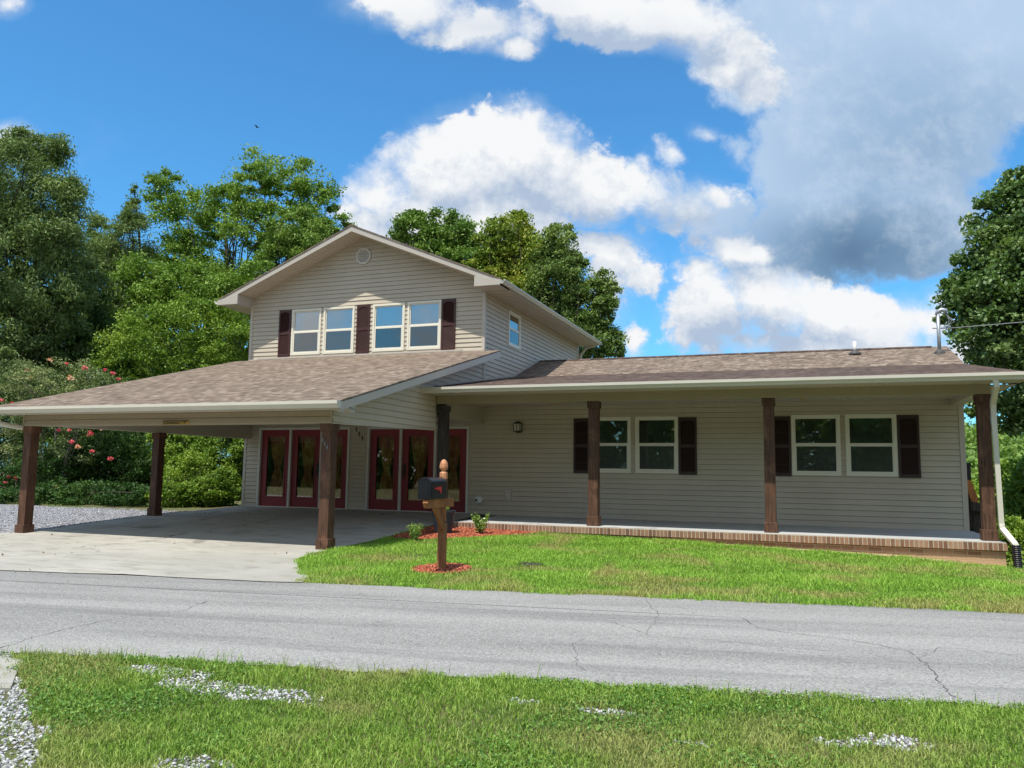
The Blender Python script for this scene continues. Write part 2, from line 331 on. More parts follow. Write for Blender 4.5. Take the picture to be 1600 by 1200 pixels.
def island(name, stops, rough=.8, transl=0.0, spec=.3, pos=None):
    """colour differs from piece to piece (leaf, stone, chip)"""
    m, n, b = mat(name); a = n.node('ShaderNodeAttribute', attribute_name='rnd').outputs['Fac']
    if pos:
        pn = n.noise(n.pos(), pos[0], 4, .6); a = n.m('ADD', n.m('MULTIPLY', a, 1 - pos[1]), n.m('MULTIPLY', n.smooth(pn, .32, .68), pos[1]))
    c = n.ramp(a, stops); n.put(b.inputs['Base Color'], c); b.inputs['Roughness'].default_value = rough; b.inputs['Specular IOR Level'].default_value = spec
    if transl:
        t = n.node('ShaderNodeBsdfTranslucent'); n.put(t.inputs[0], n.mix(1.0, c, (1.15, 1.25, .55), 'MULTIPLY'))
        mx = n.node('ShaderNodeMixShader'); mx.inputs[0].default_value = transl
        n.l.new(b.outputs[0], mx.inputs[1]); n.l.new(t.outputs[0], mx.inputs[2]); n.l.new(mx.outputs[0], n.n['Material Output'].inputs[0])
    return m
def leafmat(name, d, mi, l, tr=.22, rough=.55, spec=.2):
    d, mi, l = [(min(.9, q[0] * 1.8), min(.9, q[1] * 1.58), min(.9, q[2] * 1.6)) for q in (d, mi, l)]
    return island(name, [(0, d), (.5, mi), (1, l)], rough, tr, spec, pos=(.5, .35))
M['lf_hack'] = leafmat('leaf_bright', (.04, .09, .016), (.10, .19, .03), (.22, .33, .075))
M['lf_bush'] = leafmat('leaf_bush', (.035, .085, .012), (.10, .185, .024), (.22, .32, .05))
M['lf_mid'] = leafmat('leaf_mid', (.035, .085, .016), (.085, .165, .03), (.18, .27, .07))
M['lf_yel'] = leafmat('leaf_yellow', (.06, .12, .02), (.13, .20, .03), (.26, .27, .05))
M['lf_oak'] = leafmat('leaf_oak', (.04, .085, .02), (.095, .16, .04), (.19, .26, .09))
M['lf_cedar'] = leafmat('leaf_cedar', (.045, .08, .03), (.09, .15, .052), (.18, .26, .10), .2, .6, .12)
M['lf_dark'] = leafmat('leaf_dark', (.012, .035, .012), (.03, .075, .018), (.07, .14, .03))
M['lf_maple'] = leafmat('leaf_maple', (.03, .07, .022), (.07, .135, .038), (.17, .25, .10), .25, .42, .35)
M['lf_myrtle'] = leafmat('leaf_myrtle', (.02, .055, .018), (.09, .14, .05), (.28, .33, .16))
M['lf_orange'] = leafmat('leaf_orange', (.25, .10, .04), (.35, .16, .06), (.4, .2, .08))
M['petal'] = leafmat('petal', (.30, .04, .06), (.50, .10, .13), (.62, .24, .25), .2)
M['petal2'] = leafmat('petal_pale', (.55, .18, .12), (.70, .30, .22), (.8, .5, .4), .25)
M['lf_shrub'] = leafmat('leaf_shrub', (.05, .12, .02), (.13, .24, .04), (.30, .42, .10), .25, .35, .5)
M['stone'] = island('stone', [(0, (.20, .20, .20)), (.5, (.38, .38, .38)), (1, (.64, .64, .63))], .85)
M['pad_stone'] = island('pad_stone', [(0, (.14, .14, .155)), (.5, (.29, .29, .31)), (1, (.48, .48, .50))], .85)
M['mulch'] = island('mulch', [(0, (.16, .035, .02)), (.5, (.42, .10, .05)), (1, (.66, .24, .13))], .8)
def grass_mat(name, stops, dry):
    m, n, b = mat(name); a = n.node('ShaderNodeAttribute', attribute_name='rnd').outputs['Fac']
    pn = n.noise(n.pos(), .8, 5, .6, .4); c = n.ramp(a, stops)
    s_ = n.node('ShaderNodeSeparateXYZ'); n.put(s_.inputs[0], n.pos())
    ed = n.m('ABSOLUTE', n.m('SUBTRACT', n.m('SUBTRACT', s_.outputs[1], n.m('MULTIPLY', s_.outputs[0], .17)), 9.95)); ed = n.m('SUBTRACT', 1.0, n.smooth(ed, .1, .9))
    pn = n.m('ADD', pn, n.m('MULTIPLY', ed, .09))
    c = n.mix(n.m('MULTIPLY', n.smooth(pn, .48, .66), n.m('ADD', .35, n.m('MULTIPLY', a, .6))), c, dry)
    n.put(b.inputs['Base Color'], c); b.inputs['Roughness'].default_value = .5; b.inputs['Specular IOR Level'].default_value = .3
    t = n.node('ShaderNodeBsdfTranslucent'); n.put(t.inputs[0], c); mx = n.node('ShaderNodeMixShader'); mx.inputs[0].default_value = .35
    n.l.new(b.outputs[0], mx.inputs[1]); n.l.new(t.outputs[0], mx.inputs[2]); n.l.new(mx.outputs[0], n.n['Material Output'].inputs[0]); return m
M['grass'] = grass_mat('grass', [(0, (.11, .24, .025)), (.5, (.27, .50, .05)), (1, (.50, .70, .13))], (.52, .42, .17))
M['grass2'] = grass_mat('grass_verge', [(0, (.08, .17, .02)), (.5, (.22, .38, .045)), (1, (.44, .56, .12))], (.44, .42, .15))

def glass_mat(name, boost, tint=(.86, .88, .86)):
    m, n, b = mat(name); n.n.remove(b)
    tr = n.node('ShaderNodeBsdfTransparent'); tr.inputs[0].default_value = tint + (1,)
    gl = n.node('ShaderNodeBsdfGlossy'); gl.inputs['Roughness'].default_value = .015; gl.inputs[0].default_value = (1, .97, .93, 1)
    n.put(gl.inputs['Normal'], n.bump(n.noise(n.pos(), 1.6, 2, .5), .08, .004))
    fr = n.node('ShaderNodeFresnel'); fr.inputs[0].default_value = 1.5
    mx = n.node('ShaderNodeMixShader'); n.put(mx.inputs[0], n.m('MULTIPLY_ADD', fr.outputs[0], 1.6, boost, clamp=True))
    n.l.new(tr.outputs[0], mx.inputs[1]); n.l.new(gl.outputs[0], mx.inputs[2]); n.l.new(mx.outputs[0], n.n['Material Output'].inputs[0]); return m
M['glass'] = glass_mat('glass', .015)
M['glass_coated'] = glass_mat('glass_coated', .17)
def curtain_mat():
    m, n, b = mat('curtain'); p = n.pos(); f = n.noise(n.scaled(p, 30, 30, 1.5), 1, 4, .6); g = n.noise(p, 5, 4, .6)
    c = n.mix(f, (.36, .09, .06), (.66, .27, .13)); c = n.mix(n.smooth(g, .45, .65), c, (.68, .48, .16))
    n.put(b.inputs['Base Color'], c); b.inputs['Roughness'].default_value = .9; return m
M['curtain'] = curtain_mat()

# ------------------------------------------------------------------ mesh helpers
class MB:
    def __init__(s): s.v = []; s.f = []
    def add(s, vs, fs):
        o = len(s.v); s.v += [tuple(p) for p in vs]; s.f += [tuple(i + o for i in f) for f in fs]; return s
    def box(s, x0, x1, y0, y1, z0, z1):
        vs = [(x, y, z) for x in (x0, x1) for y in (y0, y1) for z in (z0, z1)]
        return s.add(vs, [(0, 1, 3, 2), (4, 6, 7, 5), (0, 4, 5, 1), (2, 3, 7, 6), (0, 2, 6, 4), (1, 5, 7, 3)])
    def bbox(s, x0, x1, y0, y1, z0, z1, r=.006):
        """box with bevelled vertical and top edges"""
        vs = []; 
        for z, i in ((z0, 0), (z0 + r, r), (z1 - r, r), (z1, 0)):
            k = r - i if i == 0 else 0
            k = r if z in (z0, z1) else 0
            xs = (x0 + k, x1 - k); ys = (y0 + k, y1 - k); q = r * .8
            vs += [(xs[0] + q, ys[0], z), (xs[1] - q, ys[0], z), (xs[1], ys[0] + q, z), (xs[1], ys[1] - q, z), (xs[1] - q, ys[1], z), (xs[0] + q, ys[1], z), (xs[0], ys[1] - q, z), (xs[0], ys[0] + q, z)]
        fs = [tuple(range(7, -1, -1)), tuple(range(24, 32))]
        for L in range(3):
            for i in range(8):
                a = L * 8 + i; b_ = L * 8 + (i + 1) % 8; fs.append((a, b_, b_ + 8, a + 8))
        return s.add(vs, fs)
    def prism(s, pts, d):
        """polygon pts (3-D) extruded by vector d"""
        n_ = len(pts); d = Vector(d); a = [Vector(p) for p in pts]; b_ = [p + d for p in a]
        return s.add(a + b_, [tuple(range(n_))] + [tuple(range(2 * n_ - 1, n_ - 1, -1))] + [((i + 1) % n_, i, i + n_, (i + 1) % n_ + n_) for i in range(n_)])
    def tube(s, pts, rad, k_=8, cap=True, sq=None):
        pts = [Vector(p) for p in pts]; n_ = len(pts)
        rad = rad if isinstance(rad, (list, tuple)) else [rad] * n_
        o = len(s.v); ref = None
        for i, p in enumerate(pts):
            t = (pts[min(i + 1, n_ - 1)] - pts[max(i - 1, 0)]).normalized()
            if ref is None: ref = Vector((1, 0, 0)) if abs(t.x) < .8 else Vector((0, 1, 0))
            a = (ref - t * ref.dot(t)).normalized(); b_ = t.cross(a); ref = a
            for j in range(k_):
                an = 2 * math.pi * (j + .5) / k_
                ca, sa = math.cos(an), math.sin(an)
                if sq: ca, sa = (sq[0] if ca > 0 else -sq[0]), (sq[1] if sa > 0 else -sq[1])
                s.v.append(tuple(p + (a * ca + b_ * sa) * rad[i]))
        for i in range(n_ - 1):
            for j in range(k_):
                a = o + i * k_ + j; b_ = o + i * k_ + (j + 1) % k_
                s.f.append((a, b_, b_ + k_, a + k_))
        if cap: s.f.append(tuple(range(o + k_ - 1, o - 1, -1))); s.f.append(tuple(range(o + (n_ - 1) * k_, o + n_ * k_)))
        return s
    def lathe(s, cx, cy, prof, k_=20):
        o = len(s.v)
        for r, z in prof:
            for j in range(k_):
                an = 2 * math.pi * j / k_; s.v.append((cx + r * math.cos(an), cy + r * math.sin(an), z))
        for i in range(len(prof) - 1):
            for j in range(k_):
                a = o + i * k_ + j; b_ = o + i * k_ + (j + 1) % k_; s.f.append((a, b_, b_ + k_, a + k_))
        s.f.append(tuple(range(o + k_ - 1, o - 1, -1))); s.f.append(tuple(range(o + (len(prof) - 1) * k_, o + len(prof) * k_)))
        return s
ORG = {}
def org(p):
    while p.parent: p = p.parent
    return Vector(ORG.get(p.name, (0, 0, 0)))
def obj(name, mb, m, parent=None, smooth=False, loc=None):
    me = bpy.data.meshes.new(name)
    O = org(parent) if parent else Vector(loc or (0, 0, 0))
    me.from_pydata([(x - O.x, y - O.y, z - O.z) for x, y, z in mb.v], [], mb.f); me.validate()
    me.materials.append(M[m])
    if smooth: me.polygons.foreach_set('use_smooth', [True] * len(me.polygons))
    o = bpy.data.objects.new(name, me); C.objects.link(o)
    if parent: o.parent = parent
    else: o.location = O; ORG[o.name] = O
    return o
def npobj(name, V, FV, k_, m, parent=None, rnd=None, loc=None, smooth=False):
    """V (n,3), FV (f,k_) as one mesh, rnd per face"""
    O = org(parent) if parent else Vector(loc or (0, 0, 0))
    me = bpy.data.meshes.new(name); nf = len(FV)
    me.vertices.add(len(V)); me.vertices.foreach_set('co', (V - np.array(O)).astype(np.float32).ravel())
    me.loops.add(nf * k_); me.loops.foreach_set('vertex_index', FV.astype(np.int32).ravel())
    me.polygons.add(nf); me.polygons.foreach_set('loop_start', np.arange(0, nf * k_, k_, dtype=np.int32))
    me.update(calc_edges=True)
    if rnd is not None:
        a = me.attributes.new('rnd', 'FLOAT', 'FACE'); a.data.foreach_set('value', rnd.astype(np.float32))
    if smooth: me.polygons.foreach_set('use_smooth', [True] * nf)
    me.materials.append(M[m]); o = bpy.data.objects.new(name, me); C.objects.link(o)
    if parent: o.parent = parent
    else: o.location = O; ORG[o.name] = O
    return o
def thing(name, label, cat, loc=(0, 0, 0), group=None):
    o = bpy.data.objects.new(name, None); C.objects.link(o); o.location = loc; o.empty_display_size = .2; ORG[o.name] = Vector(loc)
    o['label'] = label; o['category'] = cat
    if group: o['group'] = group
    return o
def tag(o, label, cat, group=None):
    o['label'] = label; o['category'] = cat
    if group: o['group'] = group
    return o
def struct(o): o['kind'] = 'structure'; return o
def stuff(o, label, cat): o['kind'] = 'stuff'; o['label'] = label; o['category'] = cat; return o

# ------------------------------------------------------------------ surveyed numbers (camera at the origin, metres)
XL, XR, XE = -14.477, -7.425, 2.958       # two-storey block left/right, long wall right end
YW, YP, YC = 17.986, 15.307, 11.397       # wall, porch post line, carport front line
ZF = -1.035                               # porch floor
def lerp(a, b, t): return a + (b - a) * t
def npw(x, xs, ys): return np.interp(x, xs, ys)
def sstep(x, a, b): t = np.clip((x - a) / (b - a), 0, 1); return t * t * (3 - 2 * t)
def road_far(x): return 9.54 + .17 * x + .03 * np.sin(x * 2.1) + .02 * np.sin(x * 5.3 + 1)
def road_near(x): return 5.68 + .20 * x + .02 * np.sin(x * 2.7) + .02 * np.sin(x * 7.3 + 2)
def gz(x, y):
    x = np.asarray(x, float); y = np.asarray(y, float)
    rf = 9.54 + .17 * x
    slab = npw(y, [7.8, 11.4, 14.63, 18, 30], [-1.42, -1.345, -1.16, -1.045, -1.0])
    zb = npw(x, [-6.5, -3.5, 1.4, 3.0, 12], [-1.175, -1.225, -1.33, -1.44, -1.6])
    t = np.clip((y - rf) / (15.1 - rf), 0, 1.0)
    lawn = -1.42 + (zb + 1.42) * (t * t * .4 + .6 * t)
    z = np.where(y < rf, np.where(x < -7.2, np.minimum(slab, -1.42), -1.42), lawn * sstep(x, -7.35, -7.0) + slab * (1 - sstep(x, -7.35, -7.0)))
    z = z - np.maximum(0, y - 15.3) * .42 * sstep(x, 3.0, 3.9)
    z = z - np.where((y > 30), (y - 30) * .1, 0) * (x < 3)
    z = z - .05 * sstep(x, -16, -30) * np.maximum(0, 0)
    return np.maximum(z, -9.5)
def gzf(x, y): return float(gz(x, y))

def grid_obj(name, xs, ys, zf, m, mask=None, off=0):
    X, Y = np.meshgrid(xs, ys); Z = zf(X, Y) + off
    V = np.stack([X.ravel(), Y.ravel(), Z.ravel()], 1); nx = len(xs)
    i, j = np.meshgrid(np.arange(nx - 1), np.arange(len(ys) - 1)); a = (j * nx + i).ravel()
    FV = np.stack([a, a + 1, a + nx + 1, a + nx], 1)
    return npobj(name, V, FV, 4, m, smooth=True)
xs = np.concatenate([np.linspace(-1500, -60, 20)[:-1], np.linspace(-60, -16, 30)[:-1], np.linspace(-16, 8, 97)[:-1], np.linspace(8, 60, 35)[:-1], np.linspace(60, 1500, 20)])
ys = np.concatenate([np.linspace(-1500, -20, 20)[:-1], np.linspace(-20, 0, 12)[:-1], np.linspace(0, 20, 81)[:-1], np.linspace(20, 80, 40)[:-1], np.linspace(80, 1500, 20)])
struct(grid_obj('ground', xs, ys, gz, 'soil'))
def strip_obj(name, rows, m, nx=24, off=.004, zf=gz):
    V = []; FV = []
    for (y0, y1_of) in (): pass
    for r_i, (pts) in enumerate(rows): V += pts
    k_ = len(rows[0])
    for r_i in range(len(rows) - 1):
        for i in range(k_ - 1):
            a = r_i * k_ + i; FV.append((a, a + 1, a + k_ + 1, a + k_))
    V = np.array(V); V = np.column_stack([V[:, 0], V[:, 1], zf(V[:, 0], V[:, 1]) + off])
    return npobj(name, V, np.array(FV), 4, m, smooth=True)
rx = np.concatenate([np.linspace(-70, -14, 15)[:-1], np.linspace(-14, 6, 121)[:-1], np.linspace(6, 70, 18)])
rows = []
for t in np.linspace(0, 1, 9): rows.append([(x, lerp(float(road_near(x)) - .03, float(road_far(x)) + .03, t)) for x in rx])
struct(strip_obj('road', rows, 'asphalt', off=.012, zf=lambda x, y: np.full_like(x, -1.42) + .0))
M['crack'] = plain('crack', (.09, .088, .084), .95, var=.1)
for ci, pl_ in enumerate(([(-8, 1018), (55, 998), (100, 986), (160, 973), (215, 964), (285, 956), (325, 941)], [(1008, 938), (1016, 950), (1030, 962), (1022, 975), (1010, 992)], [(905, 968), (960, 975), (1010, 992), (1018, 996)],
        [(1160, 968), (1185, 984), (1240, 992), (1300, 999), (1360, 1008), (1420, 1020), (1438, 1034), (1460, 1052), (1470, 1072), (1492, 1094)], [(915, 1000), (892, 1010), (902, 1024), (900, 1040), (915, 1052)], [(1440, 1030), (1470, 1014), (1540, 1020), (1600, 1030)], [(1018, 996), (1120, 1003), (1200, 1012), (1300, 1020)])):
    gp = []
    for px, py in pl_: d_ = ray(px, py); gp.append(d_ * (-1.42 / d_.z))
    fine_ = []
    for a, b_ in zip(gp[:-1], gp[1:]):
        for t in range(8): q_ = a.lerp(b_, t / 8); fine_.append(Vector((q_.x + random.gauss(0, .012), q_.y + random.gauss(0, .012), 0)))
    fine_.append(gp[-1]); V = []; FV = []
    for i, q_ in enumerate(fine_):
        t_ = (fine_[min(i + 1, len(fine_) - 1)] - fine_[max(i - 1, 0)]); t_.z = 0; t_.normalize(); w__ = random.uniform(.001, .0036) * (1.3 if ci in (0, 3) else .7) * (.15 if i in (0, len(fine_) - 1) else 1)
        V += [(q_.x - t_.y * w__, q_.y + t_.x * w__, -1.4045), (q_.x + t_.y * w__, q_.y - t_.x * w__, -1.4045)]
        if i: FV.append((2 * i - 2, 2 * i - 1, 2 * i + 1, 2 * i))
    struct(npobj('road_crack', np.array(V), np.array(FV), 4, 'crack'))
# concrete drive and carport slab
rows = []
for y in np.concatenate([np.linspace(0, 1, 6)[:-1], np.linspace(0, 1, 30)]):
    rows.append(None)
rows = []
XLs = lambda y: float(np.interp(y, [7.5, 9.5, 10.8, 11.8, 13, 18.1], [-22, -17.5, -15.3, -14.45, -14.5, -14.5]))
XRs = lambda y: float(np.interp(y, [8.4, 8.9, 9.5, 10.3, 11.0, 11.6, 12.5, 18.1], [-5.85, -6.05, -6.65, -7.2, -7.42, -7.40, -7.3, -7.32]))
for t in np.linspace(0, 1, 46):
    row = []
    for s_ in np.linspace(0, 1, 30):
        y = 18.1 * t + (1 - t) * 8.3
        for _ in range(3):
            x = lerp(XLs(y), XRs(y), s_); y = 17.97 * t + (1 - t) * (float(road_far(x)) - .02)
        row.append((x, y))
    rows.append(row)
slab_o = struct(strip_obj('driveway', rows, 'concrete', off=.022))
# gravel pad left of the carport
rows = []
for t in np.linspace(0, 1, 24):
    y = lerp(11.4, 15.6, t); rows.append([(lerp(-30, -14.35, s_), y + (1 - s_) * 1.0) for s_ in np.linspace(0, 1, 30)])
struct(strip_obj('gravel_pad', rows, 'gravel', off=.014))

# ------------------------------------------------------------------ scatter helpers
rng = np.random.default_rng(11)
def tri_blades(P, h, wd, lean, segs=2):
    n_ = len(P); an = rng.uniform(0, 2 * np.pi, n_); d = np.stack([np.cos(an), np.sin(an), np.zeros(n_)], 1)
    la = rng.uniform(0, 2 * np.pi, n_); L = np.stack([np.cos(la), np.sin(la), np.zeros(n_)], 1) * (lean * h * rng.uniform(.2, 1, n_))[:, None]
    up = np.zeros((n_, 3)); up[:, 2] = h
    w_ = wd[:, None] * d
    v0 = P - w_; v1 = P + w_; mid = P + up * .6 + L * .35; v2 = mid + w_ * .7; v3 = mid - w_ * .7; v4 = P + up * (1 - lean * .25) + L
    V = np.stack([v0, v1, v2, v3, v4], 1).reshape(-1, 3); b_ = np.arange(n_)[:, None] * 5
    F1 = b_ + np.array([[0, 1, 2]]); F2 = b_ + np.array([[0, 2, 3]]); F3 = b_ + np.array([[3, 2, 4]])
    return V, np.concatenate([F1, F2, F3])
def fbm(x, y, s, seed=0):
    r_ = np.random.default_rng(seed); v = np.zeros_like(x)
    for o in range(5):
        for _ in range(3):
            a = r_.uniform(0, 6.28); f_ = s * 2 ** o * r_.uniform(.8, 1.3); v += np.sin((x * np.cos(a) + y * np.sin(a)) * f_ + r_.uniform(0, 6.28)) / (1.6 ** o)
    return v / 3.2
bare_near = [(-4.2, 4.5, .38, .15), (-3.6, 4.32, .45, .16), (-3.15, 4.36, .38, .13), (-2.85, 4.28, .12, .05), (-1.66, 4.83, .12, .06), (-1.15, 4.8, .2, .07), (.36, 4.87, .26, .15), (.12, 4.75, .16, .07),
             (-2.75, 3.2, .2, .12), (-.6, 4.45, .10, .04)]
def bare(x, y):
    b_ = np.zeros_like(x); w_ = 1 + .35 * fbm(x, y, 5.0, 3)
    for cx, cy, a, c_ in bare_near: b_ = np.maximum(b_, sstep(1.25 - np.hypot((x - cx) / a, (y - cy) / c_) / w_, 0, .5))
    b_ = b_ * (.55 + .42 * sstep(fbm(x, y, 14, 17), -.4, .5))
    return np.maximum(b_, sstep(4.34 - .69 * (x + 5.37) - y + .06 * fbm(x, y, 6, 4), 0, .10))
def scatter_grass(name, n_, x0, x1, y0, y1, keep, h0, h1, wd, lean, m, label):
    x = rng.uniform(x0, x1, n_); y = rng.uniform(y0, y1, n_); k_ = keep(x, y) > rng.uniform(0, 1, n_); x = x[k_]; y = y[k_]
    cl = .5 + .5 * fbm(x, y, 4.0, 5); z = gz(x, y)
    h = rng.uniform(h0, h1, len(x)) * (.7 + .6 * cl)
    V, FV = tri_blades(np.stack([x, y, z], 1), h, rng.uniform(.6, 1.2, len(x)) * wd, lean)
    r_ = np.clip(rng.uniform(0, 1, len(x)) * .7 + .3 * cl, 0, 1); r_ = np.concatenate([r_, r_, r_])
    return stuff(npobj(name, V, FV, 3, m, rnd=r_), label, 'grass')
def mulch_in(x, y):
    a = (np.hypot((x + 4.83) / .40, (y - 10.3) / .50) < 1)
    b_ = (x < -4.9) & (x > -7.25) & (y > 15.05 - 1.9 * np.clip((-5.0 - x) / 1.6, 0, 1) ** .7)
    return a | b_
def lawn_keep(x, y):
    left = np.interp(y, [8.4, 8.9, 9.5, 10.3, 11.0, 11.6, 12.5, 15.2], [-5.95, -6.15, -6.7, -7.25, -7.45, -7.40, -7.3, -7.3])
    e = .05 * fbm(x, y, 7, 9) + .035 * fbm(x, y, 23, 19)
    yb = np.where(x > 3.06, 15.6, 15.10 - .10 * sstep(x, -3.5, -1) - .12 * sstep(x, -1, 1.5) + .12 * sstep(x, 2.0, 3))
    k_ = (x > left + e) & (y > road_far(x) + e - .01) & (y < yb + e) & ~mulch_in(x, y)
    k_ &= ~(np.hypot((x + 3.83) / .17, (y - 11.2) / .12) < 1)
    dens = 1 - .5 * sstep(fbm(x, y, 1.5, 21), .3, .9)
    return k_ * dens
def lawn_far(x, y): return lawn_keep(x, y)
scatter_grass('lawn_grass', 330000, -7.6, 5.2, 8.2, 15.6, lawn_keep, .035, .085, .0042, .9, 'grass', 'bright green front lawn between the road and the brick porch')
def verge_keep(x, y):
    e = .05 * fbm(x, y, 6, 2) + .035 * fbm(x, y, 25, 12)
    k_ = (y < road_near(x) + e - .01)
    b_ = bare(x, y)
    return k_ * (1 - .93 * b_) * (1 - .25 * sstep(fbm(x, y, 2.5, 33), .2, .9))
# nearer blades: denser, finer
def wedge(keep):
    def f_(x, y):
        dpt = FW.x * x + FW.y * y; u = (RX.x * x + RX.y * y) / np.maximum(dpt, .1)
        return keep(x, y) * (np.abs(u) < .78) * (y > 1.8)
    return f_
scatter_grass('verge_grass', 520000, -7.5, 4.5, 2.2, 6.7, wedge(verge_keep), .018, .055, .0032, 1.0, 'grass2', 'green verge grass in front of the road with bare gravel spots')
def tall_keep(x, y):
    d_ = road_near(x) - y
    return (d_ > -.02) * (d_ < .35) * (x < 1.5) * sstep(fbm(x, y, 3, 8), -.2, .7) * np.where(x < -2.3, 1, .25)
scatter_grass('verge_weeds', 26000, -7.5, 3, 3.5, 6.2, tall_keep, .05, .13, .0026, .8, 'grass2', 'taller weedy grass along the near edge of the road')

CL = []
def clover():
    n_ = 150000; x = rng.uniform(-7, 4, n_); y = rng.uniform(2.4, 6.4, n_); k_ = (wedge(verge_keep)(x, y) * sstep(fbm(x, y, 2.2, 44), -.1, .55)) > rng.uniform(.1, 1, n_); x = x[k_]; y = y[k_]
    return np.stack([x, y, gz(x, y) + rng.uniform(.012, .042, len(x))], 1)
def stones(P, r, m, name, flat=.6, rndv=None, seg=None):
    """irregular chips: squashed random octahedra"""
    n_ = len(P); base = np.array([[1, 0, 0], [0, 1, 0], [-1, 0, 0], [0, -1, 0], [0, 0, 1], [0, 0, -1]], float)
    V = base[None] * rng.uniform(.6, 1.25, (n_, 6, 1)); sc_ = np.stack([r * rng.uniform(.7, 1.5, n_), r * rng.uniform(.6, 1.1, n_), r * flat * rng.uniform(.7, 1.2, n_)], 1)
    V = V * sc_[:, None]
    a = rng.uniform(0, 6.28, n_); t = rng.normal(0, .35, n_); ca, sa = np.cos(a), np.sin(a)
    x = V[..., 0] * np.cos(t)[:, None] - V[..., 2] * np.sin(t)[:, None]; z = V[..., 0] * np.sin(t)[:, None] + V[..., 2] * np.cos(t)[:, None]; y = V[..., 1]
    V = np.stack([x * ca[:, None] - y * sa[:, None], x * sa[:, None] + y * ca[:, None], z], -1) + P[:, None]
    fc = np.array([[0, 1, 4], [1, 2, 4], [2, 3, 4], [3, 0, 4], [1, 0, 5], [2, 1, 5], [3, 2, 5], [0, 3, 5]])
    FV = (np.arange(n_)[:, None, None] * 6 + fc[None]).reshape(-1, 3)
    rv = np.repeat(rng.uniform(0, 1, n_), 8)
    return npobj(name, V.reshape(-1, 3), FV, 3, m, rnd=rv)
n_ = 60000; x = rng.uniform(-7, 1.3, n_); y = rng.uniform(2.2, 5.3, n_); k_ = (bare(x, y) > rng.uniform(.25, .8, n_)) & (y < road_near(x) - .02); x = x[k_]; y = y[k_]
stuff(stones(np.stack([x, y, gz(x, y) + .004], 1), rng.uniform(.007, .019, len(x)), 'stone', 'white_gravel'), 'white gravel showing through bare spots in the near grass', 'gravel')
n_ = 2600; x = rng.uniform(-7, 3, n_); y = road_near(x) + rng.normal(-.0, .05, n_) - .02; k_ = rng.uniform(0, 1, n_) < np.interp(x, [-7, -1, 0, 3], [.12, .1, .9, .9]); x = x[k_]; y = y[k_]
stuff(stones(np.stack([x, y, np.full(len(x), -1.405)], 1), rng.uniform(.004, .013, len(x)), 'stone', 'edge_gravel'), 'loose pale gravel along the near edge of the asphalt', 'gravel')
n_ = 30000; x = rng.uniform(-25, -14.5, n_); y = rng.uniform(11.3, 19.5, n_); k_ = (y < 16.1 + (x + 15) * .03 + .15 * fbm(x, y, 2, 6)) & (x < XLs(12) - .02 + 0 * y) & (y > 11.3 + .25 * np.maximum(0, -15 - x)); x = x[k_]; y = y[k_]
stuff(stones(np.stack([x, y, gz(x, y) + .016], 1), rng.uniform(.012, .03, len(x)), 'pad_stone', 'pad_gravel'), 'grey gravel parking pad left of the carport', 'gravel')
# mulch
n_ = 60000; x = rng.uniform(-7.3, -4.3, n_); y = rng.uniform(9.7, 15.12, n_); k_ = mulch_in(x, y); x = x[k_]; y = y[k_]
hm = .05 * np.clip(1 - np.hypot((x + 4.8) / .36, (y - 10.3) / .46), 0, 1)
o = stones(np.stack([x, y, gz(x, y) + .015 + hm + rng.uniform(0, .015, len(x))], 1), rng.uniform(.012, .032, len(x)), 'mulch', 'red_mulch', .3)
stuff(o, 'red wood mulch around the mailbox post and the porch corner', 'mulch')
# bare clay strip at the brick foot
mb = MB()
sx = np.linspace(-3.4, 3.05, 40)
for a, b_ in zip(sx[:-1], sx[1:]):
    def q(x, o): return (x, 15.16 - o, gzf(x, 15.16 - o) + .012)
    wa = .28 * float(sstep(a, -3.4, 0)) + .03; wb = .28 * float(sstep(b_, -3.4, 0)) + .03
    mb.add([q(a, wa), q(b_, wb), q(b_, 0), q(a, 0)], [(0, 1, 2, 3)])
struct(obj('clay_strip', mb, 'clay'))
# concrete apron of the opposite drive in the near left corner
mb = MB(); z = -1.40
mb.prism([(-12, 3.0, z), (-5.2, 3.55, z), (-4.75, 3.78, z), (-5.05, 4.05, z), (-5.35, 4.34, z), (-5.9, 4.36, z), (-12, 3.3, z)], (0, 0, -.1))
struct(obj('side_path', mb, 'concrete'))

